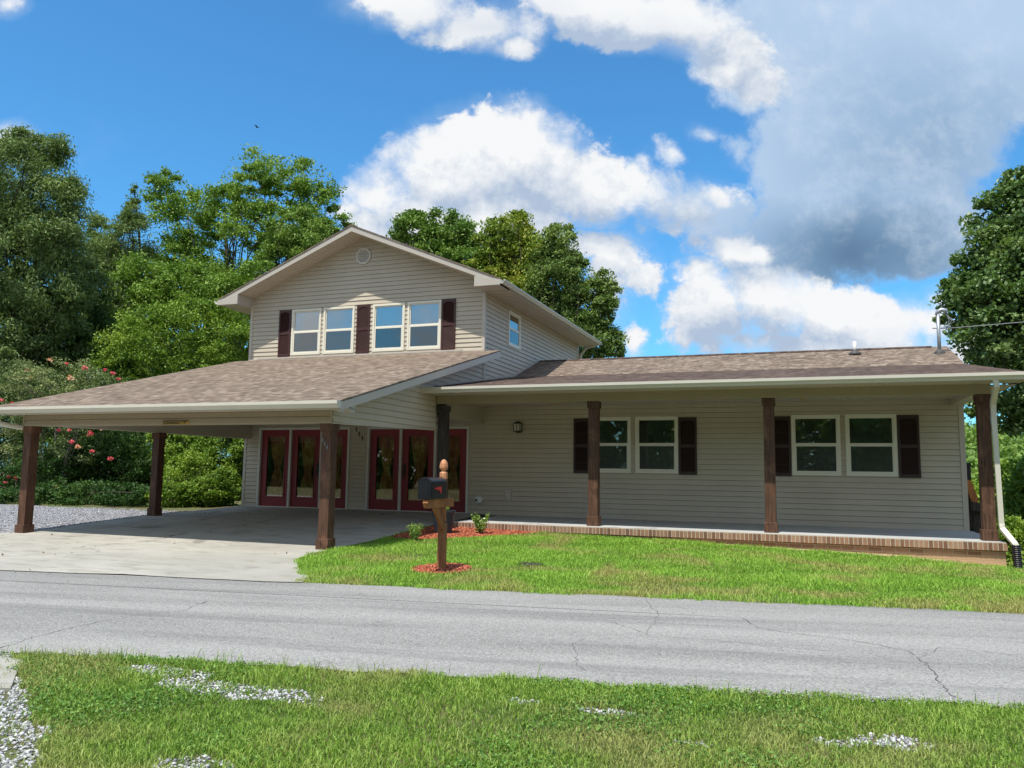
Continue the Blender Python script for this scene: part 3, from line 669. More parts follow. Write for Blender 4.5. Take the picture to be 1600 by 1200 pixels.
# ------------------------------------------------------------------ HOUSE
H = thing('house', 'beige vinyl sided two-storey house with attached carport and long brick-edged porch', 'house', (-7, 18, -1.1))
def siding(mb, axis, c, sgn, lo, hi, z0, z1, holes=(), course=.1145, zref=ZF):
    """lap siding on plane axis=c, facing sgn; lo/hi(z) give the horizontal range"""
    zs_ = {z0, z1}
    k0 = math.floor((z0 - zref) / course); k1 = math.ceil((z1 - zref) / course)
    for k_ in range(k0, k1 + 1):
        z = zref + k_ * course
        if z0 < z < z1: zs_.add(z)
    for h in holes:
        for z in (h[2], h[3]):
            if z0 < z < z1: zs_.add(z)
    zs_ = sorted(zs_)
    gr = .0
    def off(z, top):
        f_ = ((z - zref) / course) % 1.0
        if top and f_ < 1e-4: f_ = 1.0
        if not top and f_ > 1 - 1e-4: f_ = 0.0
        return sgn * (.019 * (1 - f_) - .002)
    def pt(h, z, o): return (h, c + o, z) if axis == 'y' else (c + o, h, z)
    for a, b_ in zip(zs_[:-1], zs_[1:]):
        if b_ - a < 1e-4: continue
        fb = ((b_ - zref) / course) % 1.0; gro = (fb < 1e-3 or fb > 1 - 1e-3) and b_ - a > .02
        if gro: b_top = b_; b_ = b_ - .010
        zm = (a + b_) / 2; iv = [(lo(a), hi(a), lo(b_), hi(b_))]
        cut = sorted([(h[0], h[1]) for h in holes if h[2] <= zm <= h[3]])
        segs = []; l0, r0, l1, r1 = iv[0]
        if r0 <= l0 and r1 <= l1: continue
        cl, cl1 = l0, l1
        for p, q in cut: segs.append((cl, p, cl1, p)); cl = cl1 = q
        segs.append((cl, r0, cl1, r1))
        oa, ob = off(a, False), off(b_, True)
        ns = []
        ci_ = round((a - zref) / course); rs = random.Random(ci_ * 7 + int(c * 10))
        for q_ in segs:
            sm = (q_[0] if False else min(q_[0], q_[2])) + rs.uniform(.8, 3.4)
            if q_[0] < sm < q_[1] - .2 and q_[2] < sm < q_[3] - .2: ns += [(q_[0], sm, q_[2], sm, 0.0), (sm, q_[1], sm, q_[3], .0022)]
            else: ns.append(q_ + (0.0,))
        for la, ra, lb, rb, ex_ in ns:
            oa, ob = off(a, False) + sgn * ex_, off(b_, True) + sgn * ex_
            if ra - la < 1e-3 and rb - lb < 1e-3: continue
            ra = max(ra, la); rb = max(rb, lb)
            pts = [pt(la, a, oa), pt(ra, a, oa), pt(rb, b_, ob), pt(lb, b_, ob)]
            fl = (axis == 'y') == (sgn < 0)
            mb.add(pts, [(0, 1, 2, 3) if fl else (3, 2, 1, 0)])
            if gro: mb.add([pt(lb, b_, ob), pt(rb, b_, ob), pt(rb, b_top + .002, -sgn * .010), pt(lb, b_top + .002, -sgn * .010)], [(0, 1, 2, 3) if fl else (3, 2, 1, 0)])
            if abs(((a - zref) / course) % 1.0) < 1e-3 or abs(((a - zref) / course) % 1.0 - 1) < 1e-3:
                mb.add([pt(la, a, oa), pt(ra, a, oa), pt(ra, a + .001, sgn * -.010), pt(la, a + .001, sgn * -.010)], [(3, 2, 1, 0) if fl else (0, 1, 2, 3)])
    return mb
# openings
WIN = [(-4.715, -3.75, .011, 1.29), (-3.645, -2.68, .011, 1.29), (-.285, .68, .011, 1.29), (.78, 1.75, .011, 1.29)]
UWIN = [(-13.11, -12.175, 3.065, 4.325), (-12.10, -11.14, 3.065, 4.325), (-10.585, -9.645, 3.065, 4.325), (-9.565, -8.605, 3.065, 4.325)]
DRL = (-14.005, -11.15, ZF, 1.105); DRR = (-10.63, -7.768, ZF, 1.105)
PK, SLB = 6.20, .412; XC = (XL + XR) / 2
ZEAVE = PK - SLB * (XR - XL) / 2
mb = MB()
siding(mb, 'y', YW, -1, lambda z: XL if z < ZEAVE else XC - (PK - z) / SLB, lambda z: XR if z < ZEAVE else XC + (PK - z) / SLB, ZF - .02, PK, holes=[DRL, DRR] + UWIN)
obj('front_wall', mb, 'siding', H)
mb = MB(); siding(mb, 'y', YW, -1, lambda z: XR, lambda z: XE, ZF - .02, 1.66, holes=WIN); obj('porch_wall', mb, 'siding', H)
mb = MB(); siding(mb, 'x', XR, 1, lambda z: YW, lambda z: 26.67, 1.2, 4.47, holes=[(19.64, 20.59, 3.37, 4.325)]); obj('side_wall', mb, 'siding', H)
mb = MB(); siding(mb, 'x', XL, -1, lambda z: YW, lambda z: 26.67, ZF, 4.47); siding(mb, 'y', 26.67, 1, lambda z: XL if z < ZEAVE else XC - (PK - z) / SLB, lambda z: XR if z < ZEAVE else XC + (PK - z) / SLB, ZF, PK)
siding(mb, 'y', 26.67, 1, lambda z: XR, lambda z: XE, ZF, 1.66); obj('rear_wall', mb, 'siding', H)
RZ = lambda y: (1.692 + (y - 14.687) * .159) if y < 20.124 else (2.557 + (y - 20.124) * .334)
mb = MB(); siding(mb, 'x', XE, 1, lambda z: YW + max(0, (z - 1.66)) / .24, lambda z: 26.67 - max(0, z - 1.66) / .33, ZF - .4, 3.0); obj('end_wall', mb, 'siding', H)
# corner boards
for (x0, x1, y0, y1, z0, z1) in ((XL - .022, XL + .06, YW - .022, YW + .06, ZF, 4.60), (XR - .06, XR + .022, YW - .022, YW + .06, 1.9, 4.45), (XR + .0, XR + .022, YW - .062, YW - .022, 1.95, 2.6),
                                 (XE - .075, XE + .022, YW - .024, YW + .06, ZF, 1.45), (XR - .06, XR + .022, 26.6, 26.69, 2.6, 4.45)):
    mb = MB(); mb.box(x0, x1, y0, y1, z0, z1); obj('corner_board', mb, 'trim', H)
# rooms behind glass
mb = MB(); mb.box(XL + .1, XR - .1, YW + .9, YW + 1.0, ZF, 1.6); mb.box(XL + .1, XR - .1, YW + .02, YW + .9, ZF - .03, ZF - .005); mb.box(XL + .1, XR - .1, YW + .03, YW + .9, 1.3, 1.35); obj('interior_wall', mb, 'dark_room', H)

def frame_ring(mb, x0, x1, z0, z1, wd, y0, y1, bottom=True, X=None):
    def bx(a, b_, c_, d_):
        if X is None: mb.box(a, b_, y0, y1, c_, d_)
        else: mb.box(y0, y1, a, b_, c_, d_)
    bx(x0, x0 + wd, z0, z1); bx(x1 - wd, x1, z0, z1); bx(x0 + wd, x1 - wd, z1 - wd, z1)
    if bottom: bx(x0 + wd, x1 - wd, z0, z0 + wd)
def window(x0, x1, z0, z1, upper, side=False):
    mb = MB(); c = XR if side else YW; s_ = 1 if side else -1
    Y = lambda a, b_: tuple(sorted((c + s_ * a, c + s_ * b_)))
    X = True if side else None
    frame_ring(mb, x0, x1, z0, z1, .055, *Y(-.03, .034), X=X)
    fr = obj('window', mb, 'vinyl', H)
    a, b_, zm = x0 + .055, x1 - .055, (z0 + z1) / 2 - .01
    mb = MB(); frame_ring(mb, a, b_, z0 + .055, zm + .02, .038, *Y(-.025, .022), X=X); obj('lower_sash', mb, 'vinyl', fr)
    mb = MB(); frame_ring(mb, a, b_, zm - .02 + .042, z1 - .055, .028, *Y(-.028, .006), X=X); obj('upper_sash', mb, 'vinyl', fr)
    def pane(nm, za, zb, o, m):
        mb = MB()
        if side: mb.box(c + o * s_ - .002, c + o * s_ + .002, a + .02, b_ - .02, za, zb)
        else: mb.box(a + .02, b_ - .02, c + o * s_ - .002, c + o * s_ + .002, za, zb)
        obj(nm, mb, m, fr)
    pane('pane', zm + .02, z1 - .075, -.008, 'glass_coated' if upper else 'glass')
    pane('pane', z0 + .08, zm, .006, 'glass')
    if not side: 
        pane('insect_screen', z0 + .06, zm - .0, -.012, 'screen')
    # blinds: slats tilted
    mb = MB(); z = z0 + .06; 
    while z < z1 - .06:
        if side: mb.add([(c - .075, a, z + .018), (c - .075, b_, z + .018), (c - .055, b_, z), (c - .055, a, z)], [(0, 1, 2, 3)])
        else: mb.add([(a, c + .075, z + .022), (b_, c + .075, z + .022), (b_, c + .055, z), (a, c + .055, z)], [(0, 1, 2, 3)])
        z += .026
    if side: mb.box(c - .10, c - .09, a, b_, z0, z1)
    else: mb.box(a, b_, c + .09, c + .10, z0, z1)
    obj('blinds', mb, 'blind' if upper else 'blind_dark', fr)
    return fr
for q in WIN: window(*q, False)
for q in UWIN: window(*q, True)
window(19.64, 20.59, 3.37, 4.325, True, side=True)
# sill line trim below upper windows
mb = MB(); mb.box(-14.2, -8.0, YW - .04, YW - .018, 2.985, 3.035); obj('sill_trim', mb, 'trim', H)

def shutter(x0, x1, z0, z1, m):
    mb = MB(); y1 = YW - .014; y0 = y1 - .03; st = .045; zm = (z0 + z1) / 2
    mb.box(x0, x0 + st, y0, y1, z0, z1); mb.box(x1 - st, x1, y0, y1, z0, z1)
    for a, b_ in ((z0, z0 + .07), (zm - .035, zm + .035), (z1 - .06, z1)): mb.box(x0 + st, x1 - st, y0, y1, a, b_)
    # arched top rail spandrels
    for sx in (0, 1):
        xa = x0 + st if sx == 0 else x1 - st; xb = lerp(x0, x1, .5); pts = []
        for i in range(6): t = i / 5; pts.append((lerp(xa, xb, t), y0 + .002, z1 - .06 - .045 * (1 - math.sin(t * math.pi / 2))))
        pts.append((xb, y0 + .002, z1 - .058)); pts.append((xa, y0 + .002, z1 - .058))
        mb.prism(pts, (0, .026, 0))
    mb.box(x0 + st, x1 - st, y1 - .005, y1 - .001, z0 + .07, z1 - .06)
    s_ = obj('shutter', mb, m, H)
    mb = MB()
    for za, zb in ((z0 + .07, zm - .035), (zm + .035, z1 - .06)):
        z = za
        while z < zb - .01: mb.add([(x0 + st, y0 + .006, z), (x1 - st, y0 + .006, z), (x1 - st, y1 - .004, z + .026), (x0 + st, y1 - .004, z + .026)], [(0, 1, 2, 3)]); z += .028
    obj('louvers', mb, m, s_)
for a, b_ in ((-13.52, -13.14), (-11.065, -10.67), (-8.585, -8.205)): shutter(a, b_, 3.03, 4.325, 'shutter')
for a, b_ in ((-5.10, -4.725), (-2.665, -2.27), (-.70, -.30), (1.765, 2.165)): shutter(a, b_, -.012, 1.262, 'dshutter')

# octagonal gable vent
mb = MB(); vx, vz, vr = -10.93, 5.66, .235
def octo(r, y): return [(vx + r * math.cos(math.pi / 8 + i * math.pi / 4), y, vz + r * math.sin(math.pi / 8 + i * math.pi / 4)) for i in range(8)]
o1, o2, o3, o4 = octo(vr, YW - .002), octo(vr, YW - .045), octo(vr - .05, YW - .045), octo(vr - .06, YW - .016)
mb.add(o1 + o2 + o3 + o4, [(a + i, a + (i + 1) % 8, a + 8 + (i + 1) % 8, a + 8 + i) for a in (0, 8, 16) for i in range(8)] + [tuple(range(24, 32))])
gv = obj('gable_vent', mb, 'vent_grey', H)
mb = MB(); z = vz - .14
while z < vz + .15:
    hw = min(.155, .235 - abs(z - vz + .01)) - .01; mb.add([(vx - hw, YW - .040, z), (vx + hw, YW - .040, z), (vx + hw, YW - .018, z + .028), (vx - hw, YW - .018, z + .028)], [(0, 1, 2, 3)]); z += .043
obj('louvers', mb, 'vent_grey', gv)

# doors: each set = frame with three full-lite doors
def door_set(x0, x1, z0, z1, leafs, mulls, handles, name):
    mb = MB(); y0 = YW - .035
    mb.box(x0, x0 + .06, y0, YW + .09, z0, z1); mb.box(x1 - .06, x1, y0, YW + .09, z0, z1); mb.box(x0 + .06, x1 - .06, y0, YW + .09, z1 - .065, z1)
    for a, b_ in mulls: mb.box(a, b_, y0 + .006, YW + .088, z0 + .03, z1 - .065)
    mb.box(x0 + .06, x1 - .06, YW - .06, YW + .1, z0 - .01, z0 + .03)
    fr = obj('door_frame', mb, 'jamb', H)
    for i, (a, b_) in enumerate(leafs):
        st = .17; yb0, yb1 = YW + .035, YW + .078; za, zb = z0 + .03, z1 - .065; ga, gb = a + st, b_ - st; gz0, gz1 = za + .25, zb - .17
        mb = MB(); mb.box(a, ga, yb0, yb1, za, zb); mb.box(gb, b_, yb0, yb1, za, zb); mb.box(ga, gb, yb0, yb1, za, gz0); mb.box(ga, gb, yb0, yb1, gz1, zb)
        d = obj('door', mb, 'door', fr)
        mb = MB(); frame_ring(mb, ga - .025, gb + .025, gz0 - .025, gz1 + .025, .035, yb0 - .012, yb0 + .01); obj('glazing_bead', mb, 'door', d)
        mb = MB(); mb.box(ga, gb, yb0 + .018, yb0 + .024, gz0, gz1); obj('glass', mb, 'glass', d)
        # tied hourglass curtain with folds
        mb = MB(); rows_ = 26; cols = 28; cx = (ga + gb) / 2; V = []
        tie = gz0 + (gz1 - gz0) * (.40 if i % 2 else .47)
        for r_ in range(rows_ + 1):
            z = lerp(gz0 - .02, gz1 + .02, r_ / rows_); t = abs(z - tie) / ((gz1 - tie) if z > tie else (tie - gz0)); hw = lerp(.075 + .02 * (i % 2), (gb - ga) / 2 * .96, t ** .75)
            for c_ in range(cols + 1):
                s_ = c_ / cols * 2 - 1; V.append((cx + s_ * hw, yb1 + .05 + .014 * math.sin(s_ * 19 + i) * (.5 + t) + .012 * math.sin(s_ * 7), z))
        mb.add(V, [(r_ * (cols + 1) + c_, r_ * (cols + 1) + c_ + 1, (r_ + 1) * (cols + 1) + c_ + 1, (r_ + 1) * (cols + 1) + c_) for r_ in range(rows_) for c_ in range(cols)])
        obj('curtain', mb, 'curtain', d, smooth=True)
        hd = handles[i]
        if hd:
            hx = a + .07 if hd == 'l' else b_ - .07
            mb = MB(); mb.lathe(hx, yb0 - .02, [(.028, -.03 + .08), (.03, -.02 + .08), (.03, .02 + .08), (.028, .03 + .08)], 10)
            mb.v = [(x, y, z) for x, y, z in mb.v]
            mb.box(hx - .03, hx + .03, yb0 - .014, yb0, -.12, .16); mb.tube([(hx, yb0 - .01, .02), (hx, yb0 - .06, .0), (hx, yb0 - .065, -.12), (hx, yb0 - .012, -.19)], .012, 6)
            obj('handle', mb, 'black', d)
            mb = MB(); mb.box(hx - .035, hx + .035, yb0 - .03, yb0, -.30 + .0, -.16); 
    return fr
door_set(DRL[0], DRL[1], DRL[2], DRL[3], [(-13.935, -13.02), (-12.96, -12.05), (-12.0, -11.22)], [(-13.02, -12.96), (-12.05, -12.0)], [None, 'r', None], 'a')
door_set(DRR[0], DRR[1], DRR[2], DRR[3], [(-10.555, -9.69), (-9.63, -8.72), (-8.66, -7.84)], [(-9.69, -9.63), (-8.72, -8.66)], [None, 'l', None], 'b')

# wall lantern
mb = MB(); lx = -6.47; y1 = YW - .016
mb.box(lx - .055, lx + .055, y1 - .02, y1, .93, 1.18)
mb.box(lx - .085, lx + .085, y1 - .17, y1 - .02, .955, .975); mb.box(lx - .085, lx + .085, y1 - .17, y1 - .02, 1.145, 1.165)
for a in (-.085, -.006, .073):
    mb.box(lx + a, lx + a + .012, y1 - .17, y1 - .158, .975, 1.145)
for a in (-.085, .073): mb.box(lx + a, lx + a + .012, y1 - .034, y1 - .02, .975, 1.145)
mb.prism([(lx - .06, y1 - .15, 1.165), (lx + .06, y1 - .15, 1.165), (lx + .03, y1 - .15, 1.20), (lx - .03, y1 - .15, 1.20)], (0, .13, 0))
la = obj('wall_lantern', mb, 'black', H)
mb = MB(); mb.box(lx - .072, lx + .072, y1 - .155, y1 - .04, .978, 1.142); obj('lantern_glass', mb, 'cream_glass', la)
# dryer vent hood and outlet
mb = MB(); vx2 = -7.44; mb.tube([(vx2, YW - .01, -.68), (vx2 - .02, YW - .14, -.69)], [.085, .085], 14); mb.tube([(vx2 - .02, YW - .14, -.69), (vx2 - .03, YW - .16, -.69)], [.088, .06], 14)
dv = obj('vent_hood', mb, 'white_pvc', H); mb = MB(); mb.tube([(vx2 - .045, YW - .158, -.69), (vx2 - .05, YW - .17, -.69)], .03, 10); obj('vent_flap', mb, 'boot', dv)
mb = MB(); mb.bbox(-6.80, -6.63, YW - .035, YW - .012, -.70, -.42); ob = obj('outlet_block', mb, 'trim', H); mb = MB(); mb.bbox(-6.755, -6.675, YW - .06, YW - .034, -.64, -.49); obj('outlet_cover', mb, 'gutter', ob)
# little dark house numerals running down the wall
for i, (px, py) in enumerate(((557.5, 671), (562, 678.5), (567, 685))):
    p = at(px, py, YW); mb = MB(); x, z = p.x, p.z
    mb.box(x - .012, x + .012, YW - .028, YW - .014, z - .055, z + .055)
    mb.prism([(x - .012, YW - .027, z + .055), (x - .032, YW - .027, z + .03), (x - .024, YW - .027, z + .02), (x - .012, YW - .027, z + .034)], (0, .012, 0))
    obj('wall_numeral', mb, 'black', H)

# ---------------- roofs
def slab(mb, pts, th):
    """pts: roof-plane polygon, thickness th downwards"""
    return mb.prism([Vector(p) for p in pts][::-1], (0, 0, -th)) if False else mb.prism(pts, (0, 0, -th))
# two-storey gable roof
YF, YB = YW - .65, 27.0; EX = 4.18; ZR = 6.335; ZE = ZR - SLB * EX
for s_ in (-1, 1):
    mb = MB(); xe = XC + s_ * EX
    pts = [(XC, YF, ZR), (xe, YF, ZE), (xe, YB, ZE), (XC, YB, ZR)]
    if s_ > 0: pts = pts[::-1]
    mb.prism(pts, (0, 0, -.035)); obj('upper_roof', mb, 'shingle_y', H)
    # rake fascia, soffit, boxed eave
    for yy in (YF + .015, YB - .04):
        mb = MB(); mb.prism([(XC, yy, ZR - .035), (xe, yy, ZE - .035), (xe, yy, ZE - .16), (XC, yy, ZR - .175)], (0, .025, 0))
        obj('rake_fascia', mb, 'barge', H)
    mb = MB()
    n_ = 34
    for i in range(n_):
        xa, xb = XC + s_ * (EX - .62) * i / n_, XC + s_ * (EX - .62) * (i + .93) / n_
        za, zb = ZR - .165 - SLB * abs(xa - XC), ZR - .165 - SLB * abs(xb - XC)
        mb.prism([(xa, YF + .04, za), (xb, YF + .04, zb), (xb, YW + .0, zb), (xa, YW + .0, za)], (0, 0, .02))
    mb.prism([(XC, YF + .04, ZR - .15), (xe, YF + .04, ZE - .15), (xe, YW, ZE - .15), (XC, YW, ZR - .15)], (0, 0, .012))
    obj('rake_soffit', mb, 'trim', H)
    mb = MB(); xw = XR if s_ > 0 else XL; zs_ = 4.455
    # boxed eave return: triangle end
    mb.prism([(xe, YF + .0, ZE - .03), (xe, YF, zs_ - .0), (xw - s_ * .02, YF, zs_), (xw - s_ * .02, YF, ZR - .17 - SLB * abs(xw - XC))], (0, .645, 0))
    mb.box(min(xe, xe - s_ * .02), max(xe, xe - s_ * .02), YF + .03, YB - .05, zs_, ZE - .035)
    obj('eave_return', mb, 'barge', H)
    mb = MB(); y = YW
    while y < YB - .1:
        mb.box(min(xw, xe), max(xw, xe), y, min(y + .285, YB - .06), zs_ - .012, zs_ + .008); y += .305
    mb.box(min(xw, xe) + .01, max(xw, xe) - .01, YW, YB - .08, zs_ + .0, zs_ + .012)
    obj('eave_soffit', mb, 'trim', H)
    # gutter along the eave
    mb = MB(); gx = xe + s_ * .0; prof = [(0, 0), (.02, -.0), (.0, 0)]
    pr = [(0, ZE - .13), (.07, ZE - .13), (.085, ZE - .10), (.12, ZE - .06), (.12, ZE - .035), (.108, ZE - .035), (.105, ZE - .055), (.07, ZE - .115), (.012, ZE - .115), (.012, ZE - .03), (0, ZE - .03)]
    mb.prism([(gx + s_ * a, YF + .01, b_) for a, b_ in pr], (0, YB - YF, 0)); obj('gutter', mb, 'gutter', H)
mb = MB(); mb.prism([(XC - .14, YF, ZR - .045), (XC, YF, ZR + .022), (XC + .14, YF, ZR - .045), (XC, YF, ZR - .01)], (0, YB - YF, 0)); obj('ridge_cap', mb, 'shingle_y', H)
# rear downspout visible at the far corner
mb = MB(); mb.tube([(XC + EX + .05, 26.85, ZE - .12), (XR + .25, 26.85, ZE - .24), (XR + .07, 26.75, ZE - .5), (XR + .07, 26.75, 2.0)], .05, 4, sq=(.9, .7)); obj('downspout', mb, 'gutter', H)

# carport roof (shed)
CX0, CX1, CY0 = -14.93, -6.97, 10.88; CS = .2635; CZ = lambda y: 1.088 + (y - 10.85) * CS
mb = MB(); mb.prism([(CX0, CY0, CZ(CY0)), (CX1, CY0, CZ(CY0)), (CX1, YW - .017, CZ(YW)), (CX0, YW - .017, CZ(YW))], (0, 0, -.03)); obj('carport_roof', mb, 'shingle_x', H)
for s_, cx in ((1, CX1), (-1, CX0)):
    mb = MB(); xa, xb = (cx - .028, cx - .004) if s_ > 0 else (cx + .004, cx + .028)
    ya = YW + (.0 if s_ > 0 else .0)
    mb.prism([(xa, CY0 + .02, CZ(CY0) - .03), (xa, CY0 + .02, CZ(CY0) - .175), (xa, CY0 + .14, CZ(CY0 + .14) - .235 + .03), (xa, CY0 + .14, CZ(CY0 + .14) - .175), (xa, ya, CZ(ya) - .175), (xa, ya, CZ(ya) - .03)], (xb - xa, 0, 0))
    rf = obj('rake_board', mb, 'barge', H)
    # soffit between the rake and the gable wall, and the closed lower end
    xi = XR if s_ > 0 else XL
    mb = MB(); mb.prism([(xi, CY0 + .05, CZ(CY0 + .05) - .15), (xi, ya, CZ(ya) - .15), (cx, ya, CZ(ya) - .15), (cx, CY0 + .05, CZ(CY0 + .05) - .15)], (0, 0, .012)); obj('rake_soffit', mb, 'trim', H)
mb = MB(); xa = XR + .02; mb.prism([(CX1 - .03, YC - .11, CZ(YC) - .15), (CX1 - .03, YC - .11, .93), (XR + .12, YC - .11, .96), (XR + .12, YC - .11, CZ(YC) - .15)], (0, .11, 0)); obj('eave_return', mb, 'barge', H)
GP = [(0, -.115), (-.075, -.115), (-.09, -.085), (-.125, -.05), (-.125, .0), (-.11, .0), (-.11, -.03), (-.075, -.10), (-.012, -.10), (-.012, 0), (0, 0)]
def gutter_x(name, x0, x1, y, zt):
    mb = MB(); mb.prism([(x0, y + a, zt + b_) for a, b_ in GP], (x1 - x0, 0, 0))
    for x in (x0 - .003, x1): mb.prism([(x, y + a, zt + b_) for a, b_ in (GP[0], GP[1], GP[2], GP[3], GP[4], (0, 0))], (.003, 0, 0))
    return obj(name, mb, 'gutter', H)
gutter_x('gutter', CX0 - .02, CX1 + .02, CY0 + .02, CZ(CY0) - .005)
mb = MB(); mb.box(CX0 + .03, CX1 - .03, CY0 + .02, CY0 + .05, .955, CZ(CY0) - .01); obj('fascia', mb, 'trim', H)
mb = MB(); mb.box(CX0 + .03, CX1 - .03, CY0 + .05, YC + .02, .985, .997); obj('eave_soffit', mb, 'trim', H)
# carport header beams
BT = 1.165
mb = MB(); mb.box(XL - .085, XR - .015, YC + .03, YC + .22, .766, BT)
siding(mb, 'y', YC + .014, -1, lambda z: XL - .09, lambda z: XR - .01, .790, .985, course=.0975, zref=.79)
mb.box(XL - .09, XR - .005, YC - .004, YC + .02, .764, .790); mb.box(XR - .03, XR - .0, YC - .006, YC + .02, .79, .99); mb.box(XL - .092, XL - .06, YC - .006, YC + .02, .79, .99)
obj('carport_beam', mb, 'siding_shaded', H)
# right gable wall of the carport with its sloping bottom
bz = lambda y: np.interp(y, [YC, YP + .2], [.764, .86]).item()
mb = MB()
def lo_(z):   # front limit under the roof
    return max(YC + .001, 10.85 + (z + .15 - 1.088) / CS)
for_holes = []
siding(mb, 'x', XR, 1, lambda z: lo_(z), lambda z: (YC + max(.002, (z - .764) / .0246)) if z < .8605 else (YP + .02 if z < 1.18 else YW), .766, CZ(YW) - .16, course=.1145, zref=.79)
mb.prism([(XR + .002, YC + .001, .758), (XR + .002, YP + .02, .854), (XR + .002, YP + .02, .874), (XR + .002, YC + .001, .778)][::-1], (.022, 0, 0))
obj('carport_gable_wall', mb, 'siding', H)
mb = MB(); mb.prism([(XR - .2, YC + .23, .80), (XR - .2, YW - .02, .90), (XR - .2, YW - .02, 1.3), (XR - .2, YC + .23, 1.0)][::-1], (.19, 0, 0)); 
mb2 = MB(); mb2.box(XL - .02, XL + .18, YC + .23, YW - .02, .80, 1.16)
obj('side_beam', mb2, 'trim', H)
mbx = MB(); mbx.prism([(XR - .2, YC + .23, .785), (XR - .2, YP, .87), (XR - .2, YP, 1.2), (XR - .2, YC + .23, 1.0)][::-1], (.195, 0, 0)); obj('side_beam', mbx, 'trim', H)
mb = MB(); mb.box(XR - .2, XR + .0, YP + .05, YW - .02, 1.16, 1.6); mb.box(XR - .03, XR + .03, YW - .06, YW - .018, 1.13, 1.3); obj('side_beam', mb, 'siding', H)
mb = MB(); y = YC + .22
while y < YW - .05: mb.box(XL + .02, XR - .205, y, min(y + .29, YW - .02), 1.165, 1.177); y += .305
obj('carport_ceiling', mb, 'trim', H)
# left gable wall of the carport
mb = MB(); siding(mb, 'x', XL - .085, -1, lambda z: lo_(z), lambda z: YW, .80, CZ(YW) - .16); obj('carport_gable_wall', mb, 'siding', H)

# porch / main roof
MX0, MX1 = XR + .017, 3.40; GY = 14.70
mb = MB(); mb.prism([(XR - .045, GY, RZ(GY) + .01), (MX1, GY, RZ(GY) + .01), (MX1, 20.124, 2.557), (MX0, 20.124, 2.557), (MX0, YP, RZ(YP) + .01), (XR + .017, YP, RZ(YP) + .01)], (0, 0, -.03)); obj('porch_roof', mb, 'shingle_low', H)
mb = MB(); mb.prism([(MX0, 20.126, 2.562), (MX1, 20.126, 2.562), (MX1, 22.346, 3.300), (MX0, 22.346, 3.300)], (0, 0, -.03)); obj('main_roof', mb, 'shingle_main', H)
mb = MB(); mb.prism([(MX0, 22.348, 3.300), (MX1, 22.348, 3.300), (MX1, 27.1, 1.70), (MX0, 27.1, 1.70)], (0, 0, -.03)); obj('rear_roof', mb, 'shingle_main', H)
mb = MB(); mb.prism([(MX0, 22.21, 3.268), (MX0, 22.346, 3.325), (MX0, 22.48, 3.268), (MX0, 22.346, 3.302)], (MX1 - MX0 - .35, 0, 0)); obj('ridge_cap', mb, 'shingle_low', H)
mb = MB(); mb.prism([(MX0, GY + .002, RZ(GY) + .0135), (MX1, GY + .002, RZ(GY) + .0135), (MX1, GY + .30, RZ(GY + .3) + .0135), (MX0, GY + .30, RZ(GY + .3) + .0135)], (0, 0, -.003)); obj('starter_course', mb, 'shingle_x', H)
gutter_x('gutter', XR - .05, MX1 + .03, GY + .0, 1.70)
mb = MB(); mb.box(XR - .04, MX1, GY + .0, GY + .03, 1.585, 1.675); obj('fascia', mb, 'trim', H)
mb = MB(); x = XR + .03; 
while x < MX1 - .02: mb.box(x, min(x + .092, MX1 - .01), GY + .03, YP + .01, 1.594, 1.606); x += .1
mb.box(XR + .03, MX1 - .01, GY + .03, YP + .01, 1.603, 1.612); obj('eave_soffit', mb, 'trim', H)
mb = MB(); mb.prism([(MX1 - .03, GY + .03, 1.59), (MX1 - .03, GY + .03, RZ(GY) - .02), (MX1 - .03, 20.12, 2.53), (MX1 - .03, 22.34, 3.27), (MX1 - .03, 22.34, 3.10), (MX1 - .03, 20.12, 2.38)], (.025, 0, 0)); obj('rake_board', mb, 'barge', H)
mb = MB(); mb.box(XR + .03, XE + .0, YP + .01, YP + .2, 1.421, 1.64); obj('porch_beam', mb, 'siding_shaded', H)
mb = MB(); mb.box(XE - .22, XE - .02, YP + .2, YW - .03, 1.44, 1.60); obj('side_beam', mb, 'trim', H)
mb = MB(); x = XR + .03
while x < XE - .02: mb.box(x, min(x + .292, XE + .4), YP + .2, YW - .014, 1.575, 1.587); x += .3
mb.box(XR + .03, MX1 - .03, YP + .2, YW - .014, 1.585, 1.595); obj('porch_ceiling', mb, 'trim', H)
# flashing bits
mb = MB(); mb.prism([(XR + .018, YP, RZ(YP) + .012), (XR + .018, 20.124, 2.575), (XR + .018, 22.3, 3.31), (XR + .018, 22.3, 3.35), (XR + .018, 20.124, 2.62), (XR + .018, YP, RZ(YP) + .05)], (.012, 0, 0)); obj('flashing', mb, 'barge', H)
mb = MB(); mb.box(XL - .01, XR + .02, YW - .035, YW - .016, CZ(YW) - .002, CZ(YW) + .03); obj('flashing', mb, 'trim', H)
